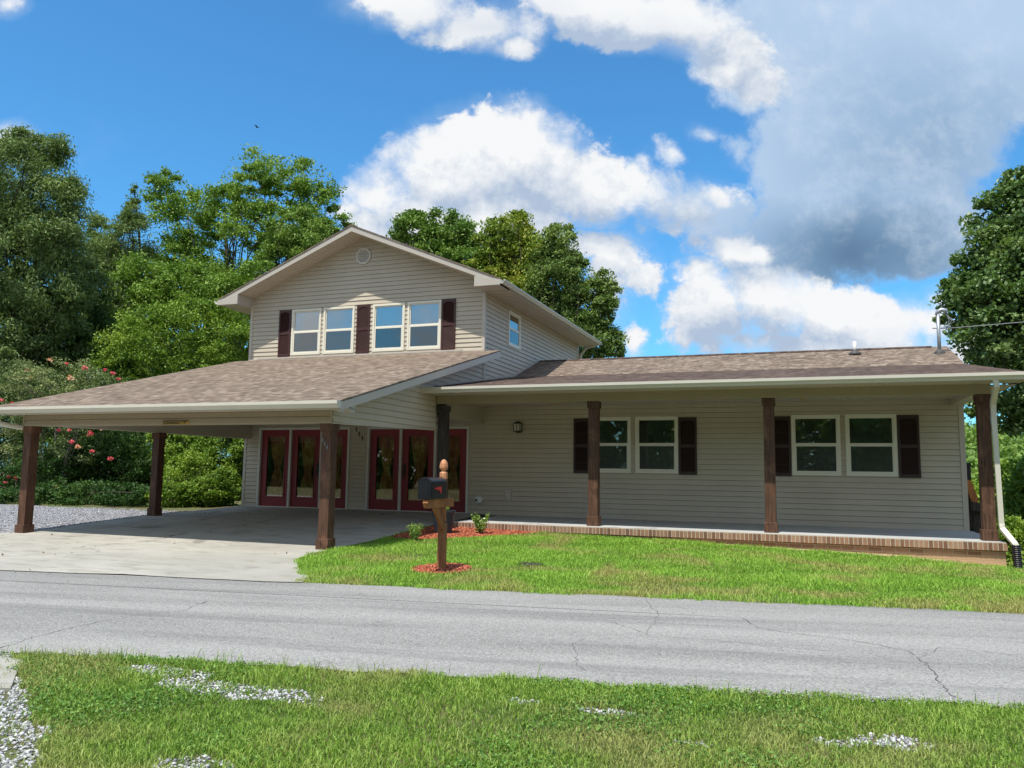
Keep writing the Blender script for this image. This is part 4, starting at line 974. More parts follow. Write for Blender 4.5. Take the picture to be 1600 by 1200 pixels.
# vent pipe, service mast
p = at(1336, 560, 21.7); zr = RZ(21.7)
mb = MB(); mb.lathe(p.x, 21.7, [(.16, zr - .03), (.15, zr + .03), (.085, zr + .07), (.055, zr + .12)], 14); vb = obj('pipe_boot', mb, 'boot', H, True)
mb = MB(); mb.tube([(p.x, 21.7, zr), (p.x, 21.7, zr + .33)], .042, 12); obj('vent_pipe', mb, 'white_pvc', vb, True)
mx_, my_ = 3.10, 21.45; zr = RZ(my_); zt = 4.02
mb = MB(); mb.lathe(mx_, my_, [(.14, zr - .04), (.12, zr + .03), (.06, zr + .09)], 12); mbo = obj('mast_boot', mb, 'boot', H)
mb = MB(); mb.tube([(mx_, my_, zr - .1), (mx_, my_, zt - .05)], .042, 12); mb.tube([(mx_ - .03, my_, zt - .08), (mx_, my_, zt), (mx_ + .08, my_, zt + .05), (mx_ + .17, my_, zt + .03), (mx_ + .16, my_, zt - .04)], [.04, .055, .055, .06, .05], 8)
mb.tube([(mx_ - .13, my_, zt - .40), (mx_ + .13, my_, zt - .40)], .014, 6); ms = obj('service_mast', mb, 'galv', H, True)
mb = MB()
for q in range(3): mb.tube([(mx_ + .15, my_, zt - .02), (mx_ + .24 + .05 * q, my_, zt - .2 - .03 * q), (mx_ + .2, my_, zt - .36), (mx_ + .08, my_, zt - .40)], .009, 5)
obj('drip_loop', mb, 'wire', ms)

# porch slab and brick
mb = MB(); mb.box(-6.86, 3.02, 15.118, YW - .005, -1.166, ZF); obj('porch_floor', mb, 'porch_floor', H)
mb = MB(); mb.box(-6.85, 3.015, 15.165, 15.3, -1.55, -1.17); mb.box(2.9, 3.022, 15.17, 17.9, -1.9, -1.17); obj('brick_foundation', mb, 'brick', H)
mb = MB(); bx_ = -6.88
while bx_ < 3.0:
    q = random.uniform(-.002, .002); mb.bbox(bx_ + .003, bx_ + .062, 15.106 + q, 15.2, -1.172, ZF - .014, .004); bx_ += .0725
rl = obj('brick_edging', mb, 'rowlock', H)
mb = MB(); mb.box(-6.878, 3.028, 15.112, 15.21, -1.170, ZF - .005); obj('mortar', mb, 'mortar', rl)

# posts
def post(x0, y0, zb, zt, w_=.235, digits=False):
    sh = .022; mb = MB(); mb.bbox(x0 + sh, x0 + w_ - sh, y0 + sh, y0 + w_ - sh, zb + .02, zt - .01, .005)
    p = obj('post', mb, 'walnut', H)
    mb = MB(); mb.bbox(x0, x0 + w_, y0, y0 + w_, zb, zb + .185, .005); obj('post_base', mb, 'walnut', p)
    mb = MB(); mb.bbox(x0, x0 + w_, y0, y0 + w_, zt - .135, zt, .005); obj('post_cap', mb, 'walnut', p)
    return p
post(-4.076, YP, ZF, 1.421); post(-.750, YP, ZF, 1.421); post(2.725, YP, ZF, 1.421)
pd = post(-7.39, YP, -1.13, 1.39)
for q_ in [pd] + list(pd.children): q_.data.materials[0] = M['old_or_shaded_wood']  # darker wood colour stands in for the full shade on this post
mb = MB(); mb.box(-7.36, -7.24, YP + .03, YP + .15, 1.39, 1.60); obj('post_stub', mb, 'black', H)
fr_post = post(-7.66, YC, gzf(-7.5, YC) + .015, .764)
post(XL - .087, YC, gzf(-14.5, YC) + .0, .764); post(XL - .0, 14.63, gzf(-14.4, 14.7) + .01, .80)
# reflective numerals running down the front carport post (too worn to read: three numerals)
for i, (px, py) in enumerate(((504.0, 687), (507.5, 693), (511.2, 699))):
    p = at(px, py, YC + .02); x, z = p.x, p.z; y = YC + .015; a, h = .016, .030
    mb = MB()
    if i == 0:
        for q in ((x - a, x + a, z + h - .008, z + h), (x - a, x + a, z - .004, z + .004), (x - a, x + a, z - h, z - h + .008), (x + a - .007, x + a, z, z + h), (x + a - .007, x + a, z - h, z)): mb.box(q[0], q[1], y, y + .006, q[2], q[3])
    elif i == 1:
        for q in ((x - a, x + a, z - h, z - h + .008), (x - a, x + a, z - .004, z + .004), (x - a, x - a + .007, z - h, z + h), (x + a - .007, x + a, z - h, z), (x - a, x + a, z + h - .008, z + h)): mb.box(q[0], q[1], y, y + .006, q[2], q[3])
    else:
        for q in ((x - a, x + a, z + h - .008, z + h), (x - a, x + a, z - .004, z + .004), (x - a, x + a, z - h, z - h + .008), (x - a, x - a + .007, z - h, z + h), (x + a - .007, x + a, z - h, z + h)): mb.box(q[0], q[1], y, y + .006, q[2], q[3])
    obj('post_numeral', mb, 'galv', fr_post)
# ceiling lights
for x in (-5.10, -.04):
    mb = MB(); mb.lathe(x, 16.65, [(.15, 1.575), (.155, 1.555), (.13, 1.535), (.06, 1.51), (.02, 1.495)], 20); obj('ceiling_light', mb, 'gold', H, True)
# downspouts
mb = MB(); mb.tube([(2.90, 14.66, 1.60), (2.92, 14.68, 1.50), (2.95, 15.16, 1.26), (2.955, 15.20, 1.16)], .040, 4, sq=(1, .8)); mb.tube([(2.955, 15.20, 1.18), (2.985, 15.20, -.78)], .038, 4, sq=(1, .8))
mb.tube([(2.985, 15.2, -.74), (2.99, 15.18, -.82), (3.12, 14.99, -1.05), (3.13, 14.98, -1.08)], .040, 4, sq=(1, .8))
ds = obj('downspout', mb, 'gutter', H)
mb = MB(); pts = []; rr = []
for i in range(26): t = i / 25; pts.append((3.13 + .01 * t, 14.98 - .02 * t, -1.06 - .38 * t)); rr.append(.070 if i % 2 else .058)
mb.tube(pts, rr, 14); obj('drain_pipe', mb, 'corr', ds)
mb = MB(); mb.tube([(-14.72, 10.82, .97), (-14.73, 10.83, .90), (-14.70, 10.95, .80), (-14.60, 11.35, .74), (-14.58, 11.6, .74)], .05, 6); obj('downspout', mb, 'gutter', H, True)

# clearance sign on the carport beam
sg = thing('clearance_sign', 'small yellow and black clearance sign fixed to the carport beam', 'sign', (-10.73, YC - .01, .79))
mb = MB(); mb.box(-11.02, -10.43, YC - .014, YC - .004, .768, .838); obj('sign_plate', mb, 'sign_yellow', sg)
mb = MB(); mb.box(-11.02, -10.43, YC - .016, YC - .013, .830, .838); mb.box(-11.02, -11.012, YC - .016, YC - .013, .768, .83); obj('sign_border', mb, 'black', sg)
def text(txt, size, loc, rot, m, parent, name='lettering', ext=.001, bold=0.0):
    cu_ = bpy.data.curves.new(name, 'FONT'); cu_.body = txt; cu_.size = size; cu_.extrude = ext; cu_.offset = bold; cu_.align_x = 'LEFT'
    t = bpy.data.objects.new(name + '_src', cu_); C.objects.link(t); bpy.context.view_layer.update()
    me = bpy.data.meshes.new_from_object(t.evaluated_get(bpy.context.evaluated_depsgraph_get())); C.objects.unlink(t); bpy.data.objects.remove(t)
    o = bpy.data.objects.new(name, me); C.objects.link(o); me.materials.clear(); me.materials.append(M[m]); o.parent = parent; o.location = Vector(loc) - org(parent); o.rotation_euler = rot; return o
text('CLEARANCE', .066, (-11.0, YC - .0165, .778), (R_(90), 0, 0), 'black', sg, bold=.0015); text("6' 8\"", .068, (-10.60, YC - .0165, .777), (R_(90), 0, 0), 'black', sg, name='height_text', bold=.003)

# ------------------------------------------------------------------ mailbox
mbx_ = thing('mailbox', 'black mailbox with red flag on a cedar post with turned finial', 'mailbox', (-4.76, 10.15, gzf(-4.76, 10.15)))
X0 = -4.765; yF, yBk = 9.56, 10.06; bz0, bz1 = -.375, -.155; hw = .092
zg0 = gzf(X0, 10.2)
mb = MB(); mb.bbox(X0 - .05, X0 + .05, 10.10, 10.20, zg0 - .05, -.72, .006); mb.bbox(X0 - .049, X0 + .001, 10.10, 10.20, -.72, -.12, .005); obj('post', mb, 'cedar_dark', mbx_)
mb = MB(); mb.bbox(X0 + .001, X0 + .052, 10.11, 10.16, -.70, -.13, .004); obj('post_facing', mb, 'cedar', mbx_)
# square-to-turned finial
mb = MB(); s8 = []
prof = [(.052, -.12), (.056, -.11), (.056, -.03), (.050, -.02), (.030, -.01), (.028, .005), (.045, .015), (.058, .035), (.060, .06), (.053, .10), (.035, .14), (.012, .158)]
mb.lathe(X0, 10.15, prof, 12); obj('finial', mb, 'finial', mbx_)
mb = MB(); mb.prism([(X0 - .02, 9.60, -.50), (X0 - .02, 10.40, -.50), (X0 - .02, 10.40, -.385), (X0 - .02, 9.58, -.385), (X0 - .02, 9.56, -.43)], (.075, 0, 0)); obj('arm', mb, 'cedar', mbx_)
mb = MB(); mb.prism([(X0 - .0, 9.80, -.50), (X0 - .0, 9.92, -.50), (X0 - .0, 10.11, -.72), (X0 - .0, 10.11, -.86)], (.04, 0, 0)); obj('brace', mb, 'cedar', mbx_)
mb = MB(); mb.prism([(X0 - .07, 9.62, -.385), (X0 + .07, 9.62, -.385), (X0 + .07, 10.05, -.385), (X0 - .07, 10.05, -.385)], (0, 0, .02)); obj('mounting_board', mb, 'cedar_dark', mbx_)
# arched shell
def arch(y, g=0.0, hw_=hw):
    pts = [(X0 - hw_ - g, y, bz0 - g * .3), (X0 - hw_ - g, y, bz1 - .02)]
    for i in range(1, 14): a = math.pi * i / 14; pts.append((X0 - math.cos(a) * (hw_ + g), y, bz1 - .02 + math.sin(a) * (.085 + g)))
    pts += [(X0 + hw_ + g, y, bz1 - .02), (X0 + hw_ + g, y, bz0 - g * .3)]; return pts
mb = MB(); A, B_ = arch(yF + .012), arch(yBk); n_ = len(A)
mb.add(A + B_, [(i, i + 1, i + 1 + n_, i + n_) for i in range(n_ - 1)] + [(n_ - 1, 0, n_, 2 * n_ - 1)] + [tuple(range(n_))[::-1], tuple(range(n_, 2 * n_))])
A, B_ = arch(yF + .035, .004), arch(yF + .05, .004); mb.add(A + B_, [(i, i + 1, i + 1 + n_, i + n_) for i in range(n_ - 1)] + [tuple(range(n_))[::-1], tuple(range(n_, 2 * n_))])
bxo = obj('box_shell', mb, 'box_black', mbx_, smooth=False)
mb = MB(); A, B_ = arch(yF - .004, .003), arch(yF + .014, .003); mb.add(A + B_, [(i, i + 1, i + 1 + n_, i + n_) for i in range(n_ - 1)] + [(n_ - 1, 0, n_, 2 * n_ - 1)] + [tuple(range(n_))[::-1], tuple(range(n_, 2 * n_))])
A = arch(yF - .010, -.022); mb.add(A, [tuple(range(n_))[::-1]])
mb.box(X0 - hw, X0 + hw, yF - .012, yF - .004, bz0 + .062, bz0 + .07); mb.tube([(X0, yF - .018, bz1 + .04), (X0, yF + .006, bz1 + .062)], .008, 8)
obj('box_door', mb, 'box_black', mbx_)
mb = MB(); xs_ = X0 + hw + .004
mb.prism([(xs_, 9.66, -.235), (xs_, 9.88, -.215), (xs_, 9.88, -.30), (xs_, 9.83, -.30), (xs_, 9.83, -.262), (xs_, 9.76, -.262), (xs_, 9.74, -.25), (xs_, 9.70, -.25)], (.006, 0, 0)); mb.tube([(xs_ - .004, 9.86, -.285), (xs_ + .012, 9.86, -.285)], .012, 8)
obj('flag', mb, 'red', mbx_)

# meter lid in the lawn
mb = MB(); cx, cy = -3.83, 11.2; z0 = gzf(cx, cy); mb.lathe(cx, cy, [(.19, z0 + .0), (.185, z0 + .03), (.165, z0 + .034), (.16, z0 + .026), (.02, z0 + .026)], 24)
tag(obj('utility_cover', mb, 'old_or_shaded_wood', loc=(cx, cy, z0)), 'round grey utility lid set flush in the lawn right of the mailbox', 'cover')

# ------------------------------------------------------------------ foliage
def leafmesh(name, P, size, m, parent, aspect=.5, up=.35, nrm_out=None, droop=0.0, colb=None):
    n_ = len(P); d = rng.normal(0, 1, (n_, 3)); d[:, 2] -= droop; d /= np.linalg.norm(d, axis=1)[:, None]
    nr = rng.normal(0, 1, (n_, 3)); nr[:, 2] += up * 3
    s_ = np.cross(d, nr); s_ /= np.linalg.norm(s_, axis=1)[:, None] + 1e-9
    L = (size * rng.uniform(.65, 1.35, n_))[:, None]; nn = np.cross(s_, d)
    a = P - d * L * .5; c_ = P + d * L * .5; w_ = s_ * L * aspect * .5; cup = nn * L * .08
    V = np.stack([a, P + w_ + cup, c_, P - w_ + cup], 1).reshape(-1, 3); FV = np.arange(n_ * 4).reshape(-1, 4)
    r_ = rng.uniform(0, 1, n_)
    if colb is not None: r_ = np.clip(r_ * .6 + colb * .4, 0, 1)
    return npobj(name, V, FV, 4, m, parent, rnd=r_)
def in_shell(n_, e, lo=.45, low=.25):
    cx, cy, cz, rx_, ry_, rz_ = e
    d = rng.normal(0, 1, (n_, 3)); d /= np.linalg.norm(d, axis=1)[:, None]
    r_ = rng.uniform(lo ** 3, 1, n_) ** (1 / 3)
    return np.array([cx, cy, cz]) + d * r_[:, None] * np.array([rx_, ry_, rz_])
def limb(mb, a, b_, r0, r1, wob=.25, k_=6, n_=6):
    a, b_ = Vector(a), Vector(b_); L = (b_ - a).length; pts = []; rr = []
    o1 = Vector((random.uniform(-1, 1), random.uniform(-1, 1), random.uniform(-.3, .6))) * L * wob * .5
    for i in range(n_ + 1):
        t = i / n_; pts.append(a.lerp(b_, t) + o1 * math.sin(t * math.pi) + Vector((random.uniform(-1, 1), random.uniform(-1, 1), 0)) * L * .012 * (0 < i < n_)); rr.append(lerp(r0, r1, t ** .8))
    mb.tube(pts, rr, k_)
def tree(name, label, cat, base, top_r, ells, nclump, crad, nleaf, lsize, lm, bark='bark', group=None, aspect=.5, trunks=1, shell=.45, extra=None, droop=0.0, flat=.62, limbs=None):
    """ells: crown ellipsoids; clumps of leaves sit in them, limbs reach the clumps"""
    T = thing(name, label, cat, tuple(base), group)
    base = Vector(base); w_ = np.array([e[3] * e[4] * e[5] for e in ells]) ** (2 / 3); w_ = w_ / w_.sum(); cl = []
    nclump = int(nclump * 2.0); nleaf = int(nleaf * 1.25)
    for e, ww in zip(ells, w_): cl.append(in_shell(max(3, int(nclump * ww)), e, shell))
    crad = crad * .85; small = np.repeat([min(1.0, .62 * min(e[3], e[5]) / crad) for e in ells], [max(3, int(nclump * ww)) for ww in w_])
    cl = np.concatenate(cl); cz0 = cl[:, 2].min()
    # leaves
    per = max(4, int(nleaf / len(cl))); rc = crad * small * rng.uniform(.45, 1.5, len(cl))
    d = rng.normal(0, 1, (len(cl), per, 3)); d /= np.linalg.norm(d, axis=2)[..., None]; rr = rng.uniform(.1, 1, (len(cl), per, 1)) ** .45
    # ragged: several twigs per clump
    tw = rng.normal(0, 1, (len(cl), 7, 3)); tw /= np.linalg.norm(tw, axis=2)[..., None]; idx = rng.integers(0, 7, (len(cl), per)); tv = np.take_along_axis(tw, idx[..., None].repeat(3, 2), 1)
    off = (d * rr * .62 + tv * rng.uniform(.1, .85, (len(cl), per, 1))) * rc[:, None, None]; off[..., 2] *= flat; off[..., 2] -= droop * (rr[..., 0] ** 2) * rc[:, None] * .5
    P = (cl[:, None] + off).reshape(-1, 3); cb = np.repeat(rng.uniform(0, 1, len(cl)), per)
    nf = int(nleaf * .14); fl_ = np.concatenate([in_shell(max(3, int(nf * ww)), (e[0], e[1], e[2], e[3] * 1.06, e[4] * 1.06, e[5] * 1.06), .3) for e, ww in zip(ells, w_)]); P = np.concatenate([P, fl_]); cb = np.concatenate([cb, rng.uniform(0, 1, len(fl_))])
    leafmesh('crown', P, lsize, lm, T, aspect, colb=cb, droop=droop)
    mb = MB(); cen = cl.mean(0)
    for k_ in range(trunks):
        e = ells[k_ % len(ells)]
        tb = base + Vector((random.uniform(-.3, .3), random.uniform(-.3, .3), 0)) * (trunks > 1); tt = Vector((e[0], e[1], e[2]))
        limb(mb, tb - Vector((0, 0, .4)), tt, top_r, .03, .12, 9, 9)
    nl = limbs if limbs is not None else min(len(cl), 46)
    pick = rng.choice(len(cl), min(nl, len(cl)), replace=False)
    for i in pick:
        c_ = Vector(cl[i]); e = min(range(min(trunks, len(ells))), key=lambda q: (Vector(ells[q][:3]) - c_).length)
        tt = Vector((ells[e][0], ells[e][1], ells[e][2])); hgt = max(.25, min(.95, ((c_.z - base.z) / max(.5, tt.z - base.z)) * .62)); a = base.lerp(tt, hgt)
        limb(mb, a, c_, top_r * .32 * (1.2 - hgt), .012, .3, 5, 5)
    obj('trunk', mb, bark, T)
    if extra: extra(T, cl)
    return T
def E_(px, py, Y, rpx, rpy, dep=None):
    """crown ellipsoid standing at depth Y, sized in metres from its apparent size"""
    p = at(px, py, Y); s_ = p.dot(FW) / F; return (p.x, p.y, p.z, rpx * s_, (dep or rpx * s_), rpy * s_)
def base_of(px, Y, z=None):
    p = at(px, 760, Y); return (p.x, p.y, gzf(p.x, p.y) if z is None else z)
BG = 'trees behind the house'
# big cedar at far left (two ragged spires)
tree('cedar_tree', 'tall dark green cedar with drooping sprays at the left edge of the view', 'tree', base_of(20, 21), .28,
     [E_(30, 300, 21, 85, 95), E_(10, 420, 21, 130, 110), E_(40, 232, 21, 35, 36), E_(85, 330, 21, 48, 70), E_(0, 540, 21, 120, 90), E_(-90, 300, 21, 110, 110), E_(70, 450, 21, 60, 70), E_(88, 240, 21, 30, 26), E_(112, 300, 21, 22, 34)],
     240, .7, 125000, .15, 'lf_cedar', group=BG, aspect=.3, shell=.35, droop=.5)
tree('cedar_tree', 'narrow dark cedar with a pointed spire behind the first tall cedar', 'tree', base_of(195, 29), .22,
     [E_(209, 292, 29, 5, 12), E_(208, 310, 29, 11, 12), E_(207, 328, 29, 17, 14), E_(204, 348, 29, 24, 16), E_(200, 385, 29, 45, 40), E_(190, 440, 29, 66, 46), E_(165, 400, 29, 36, 36), E_(200, 480, 29, 55, 40), E_(120, 400, 29, 30, 60), E_(150, 350, 29, 20, 20)],
     130, .6, 52000, .14, 'lf_cedar', group=BG, aspect=.32, shell=.2, droop=.2)
tree('broadleaf_tree', 'airy bright green tree with sky showing between its limbs', 'tree', base_of(400, 33), .34,
     [E_(262, 305, 33, 34, 44), E_(300, 350, 33, 58, 50), E_(350, 330, 33, 46, 44), E_(395, 290, 33, 46, 52), E_(455, 285, 33, 44, 42), E_(490, 310, 33, 38, 56), E_(420, 360, 33, 80, 40), E_(300, 410, 33, 70, 34), E_(360, 430, 33, 80, 30), E_(540, 345, 33, 18, 16), E_(505, 365, 33, 26, 30)],
     150, .6, 46000, .155, 'lf_hack', group=BG, trunks=3, shell=.3, limbs=60)
tree('broadleaf_tree', 'dense darker tree just left of the gable peak', 'tree', base_of(470, 30), .22,
     [E_(470, 365, 30, 52, 42), E_(500, 400, 30, 45, 50), E_(440, 400, 30, 36, 36)], 60, .5, 22000, .13, 'lf_mid', group=BG, shell=.3)
tree('broadleaf_tree', 'bright green tree of mid height above the round shrub mass', 'tree', base_of(330, 27), .24,
     [E_(300, 450, 27, 56, 34), E_(355, 465, 27, 56, 34), E_(225, 440, 27, 48, 38), E_(400, 440, 27, 34, 34), E_(260, 480, 27, 60, 40)], 90, .55, 26000, .14, 'lf_hack', group=BG, shell=.3)
tree('rounded_shrub', 'large rounded lime green shrub rising behind the carport roof', 'shrub', base_of(290, 23), .16,
     [E_(300, 530, 23, 110, 62), E_(220, 560, 23, 70, 60), E_(350, 520, 23, 56, 50), E_(330, 590, 23, 80, 50)], 150, .42, 52000, .095, 'lf_bush', shell=.6, limbs=20)
tree('broadleaf_tree', 'deep green woodland tree filling the gap behind the lime green shrub', 'tree', base_of(230, 38), .3,
     [E_(150, 540, 38, 70, 70), E_(250, 560, 38, 80, 60), E_(340, 560, 38, 70, 50), E_(60, 520, 38, 80, 80), E_(200, 640, 38, 120, 60), E_(330, 640, 38, 90, 60)], 110, .9, 34000, .24, 'lf_mid', group=BG, shell=.2)
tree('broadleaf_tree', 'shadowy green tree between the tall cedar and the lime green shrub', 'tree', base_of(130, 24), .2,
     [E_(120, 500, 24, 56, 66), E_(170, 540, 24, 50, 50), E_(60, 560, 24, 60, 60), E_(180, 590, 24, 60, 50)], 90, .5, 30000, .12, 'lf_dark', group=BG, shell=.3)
# behind the house, middle
tree('broadleaf_tree', 'rounded green tree rising straight behind the right roof slope', 'tree', base_of(680, 36), .3,
     [E_(650, 365, 36, 38, 34), E_(700, 370, 36, 44, 44), E_(740, 410, 36, 50, 46), E_(670, 420, 36, 50, 40), E_(640, 345, 36, 22, 16)], 80, .62, 30000, .17, 'lf_mid', group=BG, shell=.3)
def or_leaves(T, cl):
    p = E_(850, 396, 35, 16, 14); q = in_shell(420, p, .1); leafmesh('autumn_leaves', q, .15, 'lf_orange', T)
tree('broadleaf_tree', 'tree with yellowing leaves and one orange spray, middle of the rear group', 'tree', base_of(820, 35.5), .3,
     [E_(790, 375, 35.5, 46, 40), E_(840, 400, 35.5, 46, 40), E_(775, 430, 35.5, 50, 40), E_(820, 455, 35.5, 50, 44), E_(815, 350, 35.5, 20, 22)], 80, .58, 26000, .16, 'lf_yel', group=BG, shell=.25, extra=or_leaves)
tree('broadleaf_tree', 'olive green tree trailing down beside the upper eave on the right', 'tree', base_of(880, 34), .3,
     [E_(870, 385, 34, 34, 34), E_(880, 440, 34, 50, 46), E_(915, 475, 34, 44, 52), E_(945, 440, 34, 20, 22), E_(950, 480, 34, 18, 20), E_(930, 530, 34, 40, 34), E_(962, 540, 34, 16, 20), E_(880, 520, 34, 50, 50), E_(850, 480, 34, 40, 40)],
     120, .5, 40000, .15, 'lf_oak', group=BG, shell=.25, limbs=60)
# tall tree at the right edge
tree('maple_tree', 'tall dark leafy tree overhanging the right end of the porch roof', 'tree', (8.6, 25.5, gzf(8.6, 25.5)), .4,
     [E_(1600, 370, 25.5, 50, 90), E_(1560, 390, 25.5, 36, 56), E_(1540, 450, 25.5, 52, 50), E_(1590, 500, 25.5, 100, 90), E_(1515, 470, 25.5, 30, 24), E_(1585, 560, 25.5, 50, 40), E_(1640, 420, 25.5, 90, 170), E_(1650, 620, 25.5, 66, 50), E_(1600, 640, 25.5, 42, 46), E_(1522, 635, 25.5, 22, 16), E_(1600, 300, 25.5, 16, 26), E_(1514, 345, 25.5, 14, 12), E_(1538, 314, 25.5, 16, 14), E_(1480, 447, 25.5, 15, 12), E_(1484, 500, 25.5, 18, 12), E_(1502, 402, 25.5, 15, 14), E_(1570, 282, 25.5, 12, 12), E_(1680, 330, 25.5, 80, 110)],
     330, .48, 95000, .135, 'lf_maple', shell=.45, aspect=.62, limbs=60)
SL = 'trees on the slope right of the house'
tree('broadleaf_tree', 'bright leafy tree directly behind the right porch post on the downhill slope', 'tree', (6.8, 31, gzf(6.8, 31)), .2,
     [E_(1516, 800, 31, 34, 52), E_(1575, 765, 31, 40, 50), E_(1560, 810, 31, 70, 50), E_(1530, 840, 31, 50, 40)], 110, .6, 26000, .17, 'lf_bush', group=SL, shell=.4)
tree('broadleaf_tree', 'light green tree at the right frame edge below the overhanging tree', 'tree', (10.5, 28, gzf(10.5, 28)), .2,
     [E_(1610, 810, 28, 50, 70), E_(1600, 870, 28, 60, 40), E_(1650, 750, 28, 50, 50)], 80, .6, 20000, .15, 'lf_hack', group=SL, shell=.4)
tree('broadleaf_tree', 'small yellow green tree low on the slope beside the downspout', 'tree', (5.6, 24, gzf(5.6, 24)), .12,
     [E_(1572, 850, 24, 34, 40), E_(1540, 870, 24, 40, 30), E_(1595, 845, 24, 24, 24)], 60, .4, 14000, .11, 'lf_bush', group=SL, shell=.4)
# far wooded hill across the valley
def hill(x, y): 
    d = np.hypot(x - 50, (y - 260) * .8); return -10.6 + 20.5 * np.exp(-(d / 95) ** 2) + 1.2 * np.sin(x * .11) + 1.0 * np.sin(y * .13 + x * .05)
hs = struct(grid_obj('far_hill', np.linspace(-140, 260, 70), np.linspace(50, 360, 60), hill, 'soil'))
n_ = 1500; hx = rng.uniform(5, 95, n_); hy = rng.uniform(75, 270, n_); hz = hill(hx, hy)
P = []
for a, b_, c_ in zip(hx, hy, hz):
    rr = rng.uniform(1.8, 3.4); q = in_shell(70, (a, b_, c_ + rr * 1.0, rr, rr, rr * 1.15), .75); P.append(q)
P = np.concatenate(P); o = leafmesh('far_woods', P, .85, 'lf_mid', None, .8, up=.8); stuff(o, 'hazy wooded hillside far across the valley behind the right porch post', 'woods')

M['clover'] = island('clover', [(0, (.05, .13, .02)), (.5, (.12, .26, .04)), (1, (.24, .40, .08))], .5, .25)
o = leafmesh('verge_clover', clover(), .017, 'clover', None, .75, up=1.2); stuff(o, 'broad leaved clover and weeds mixed through the near grass', 'weeds')
M['litter'] = island('litter', [(0, (.10, .05, .025)), (.5, (.22, .12, .05)), (1, (.42, .30, .10))], .8)
n_ = 150; x = rng.uniform(-14, 3, n_); y = rng.uniform(5.2, 17.5, n_); k_ = ((x < -7.6) & (y < 17.5)) ; x = x[k_]; y = y[k_]
zz_ = np.where(y > road_far(x), gz(x, y) + .03, -1.40); o = leafmesh('fallen_leaves', np.stack([x, y, zz_], 1), .045, 'litter', None, .6, up=3.0); stuff(o, 'a few dry brown leaves blown onto the concrete and the road', 'leaves')
# shrubs behind the carport opening
UG = 'shrubs behind the carport'
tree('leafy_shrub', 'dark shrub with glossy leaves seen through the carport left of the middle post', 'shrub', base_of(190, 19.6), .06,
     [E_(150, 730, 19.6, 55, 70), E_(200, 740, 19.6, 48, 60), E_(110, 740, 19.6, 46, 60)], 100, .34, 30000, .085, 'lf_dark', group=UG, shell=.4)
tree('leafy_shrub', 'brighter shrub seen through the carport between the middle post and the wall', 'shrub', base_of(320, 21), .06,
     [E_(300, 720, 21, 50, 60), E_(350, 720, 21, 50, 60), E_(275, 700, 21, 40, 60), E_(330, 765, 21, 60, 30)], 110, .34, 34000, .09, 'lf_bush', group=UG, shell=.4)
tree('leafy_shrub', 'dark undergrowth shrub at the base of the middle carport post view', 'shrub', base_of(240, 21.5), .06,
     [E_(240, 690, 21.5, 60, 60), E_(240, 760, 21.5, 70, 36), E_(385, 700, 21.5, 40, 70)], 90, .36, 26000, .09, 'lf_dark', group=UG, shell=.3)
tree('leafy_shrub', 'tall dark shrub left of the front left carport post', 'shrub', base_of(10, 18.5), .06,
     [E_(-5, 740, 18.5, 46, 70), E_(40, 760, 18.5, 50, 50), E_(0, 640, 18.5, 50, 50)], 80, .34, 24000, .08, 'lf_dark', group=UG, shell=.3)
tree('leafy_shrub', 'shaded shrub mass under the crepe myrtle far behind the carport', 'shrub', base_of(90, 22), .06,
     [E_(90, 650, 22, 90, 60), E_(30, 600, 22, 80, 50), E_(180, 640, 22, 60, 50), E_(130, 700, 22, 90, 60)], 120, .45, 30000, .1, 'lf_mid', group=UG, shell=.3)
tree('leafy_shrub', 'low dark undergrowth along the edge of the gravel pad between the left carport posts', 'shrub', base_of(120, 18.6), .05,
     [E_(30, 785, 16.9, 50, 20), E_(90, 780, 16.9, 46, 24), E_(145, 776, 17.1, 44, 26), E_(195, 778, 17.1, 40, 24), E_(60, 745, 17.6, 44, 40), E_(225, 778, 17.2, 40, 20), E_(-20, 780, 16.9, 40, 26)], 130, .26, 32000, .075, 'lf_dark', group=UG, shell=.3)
tree('leafy_shrub', 'low sunlit shrub filling the gap between the middle carport post and the house corner', 'shrub', base_of(300, 17.8), .05,
     [E_(275, 775, 17.3, 34, 24), E_(315, 772, 17.6, 36, 26), E_(350, 765, 18.2, 30, 32), E_(295, 740, 18.2, 36, 34)], 70, .26, 17000, .075, 'lf_bush', group=UG, shell=.3)
def flowers(T, cl):
    spots = [(104, 568), (78, 562), (18, 630), (42, 578), (133, 575), (110, 590), (164, 578), (177, 583), (185, 592), (46, 590), (58, 630), (92, 672), (108, 672), (160, 670), (176, 668), (141, 677), (112, 690), (122, 698), (144, 705), (24, 747), (14, 745), (72, 770), (120, 770), (136, 768), (172, 717), (88, 760), (8, 755), (2, 625), (64, 656), (190, 600)]
    for i, (px, py) in enumerate(spots):
        p = at(px, py, 17.3 + .5 * math.sin(i * 2.3)); s_ = random.uniform(.04, .10)
        q = in_shell(34, (p.x, p.y, p.z, s_, s_, s_ * .8), .1); leafmesh('flower_cluster', q, .055, 'petal2' if i % 4 == 1 else 'petal', T, .8)
tree('crepe_myrtle', 'crepe myrtle with coral pink blossoms behind the left carport post', 'shrub', base_of(95, 18.2), .05,
     [E_(90, 600, 18.2, 90, 36), E_(40, 640, 18.2, 60, 50), E_(140, 610, 18.2, 50, 34), E_(50, 700, 18.2, 40, 60), E_(115, 690, 18.2, 40, 40), E_(20, 590, 18.2, 40, 26)], 120, .3, 22000, .07, 'lf_myrtle', shell=.3, trunks=4, extra=flowers, bark='bark_grey')

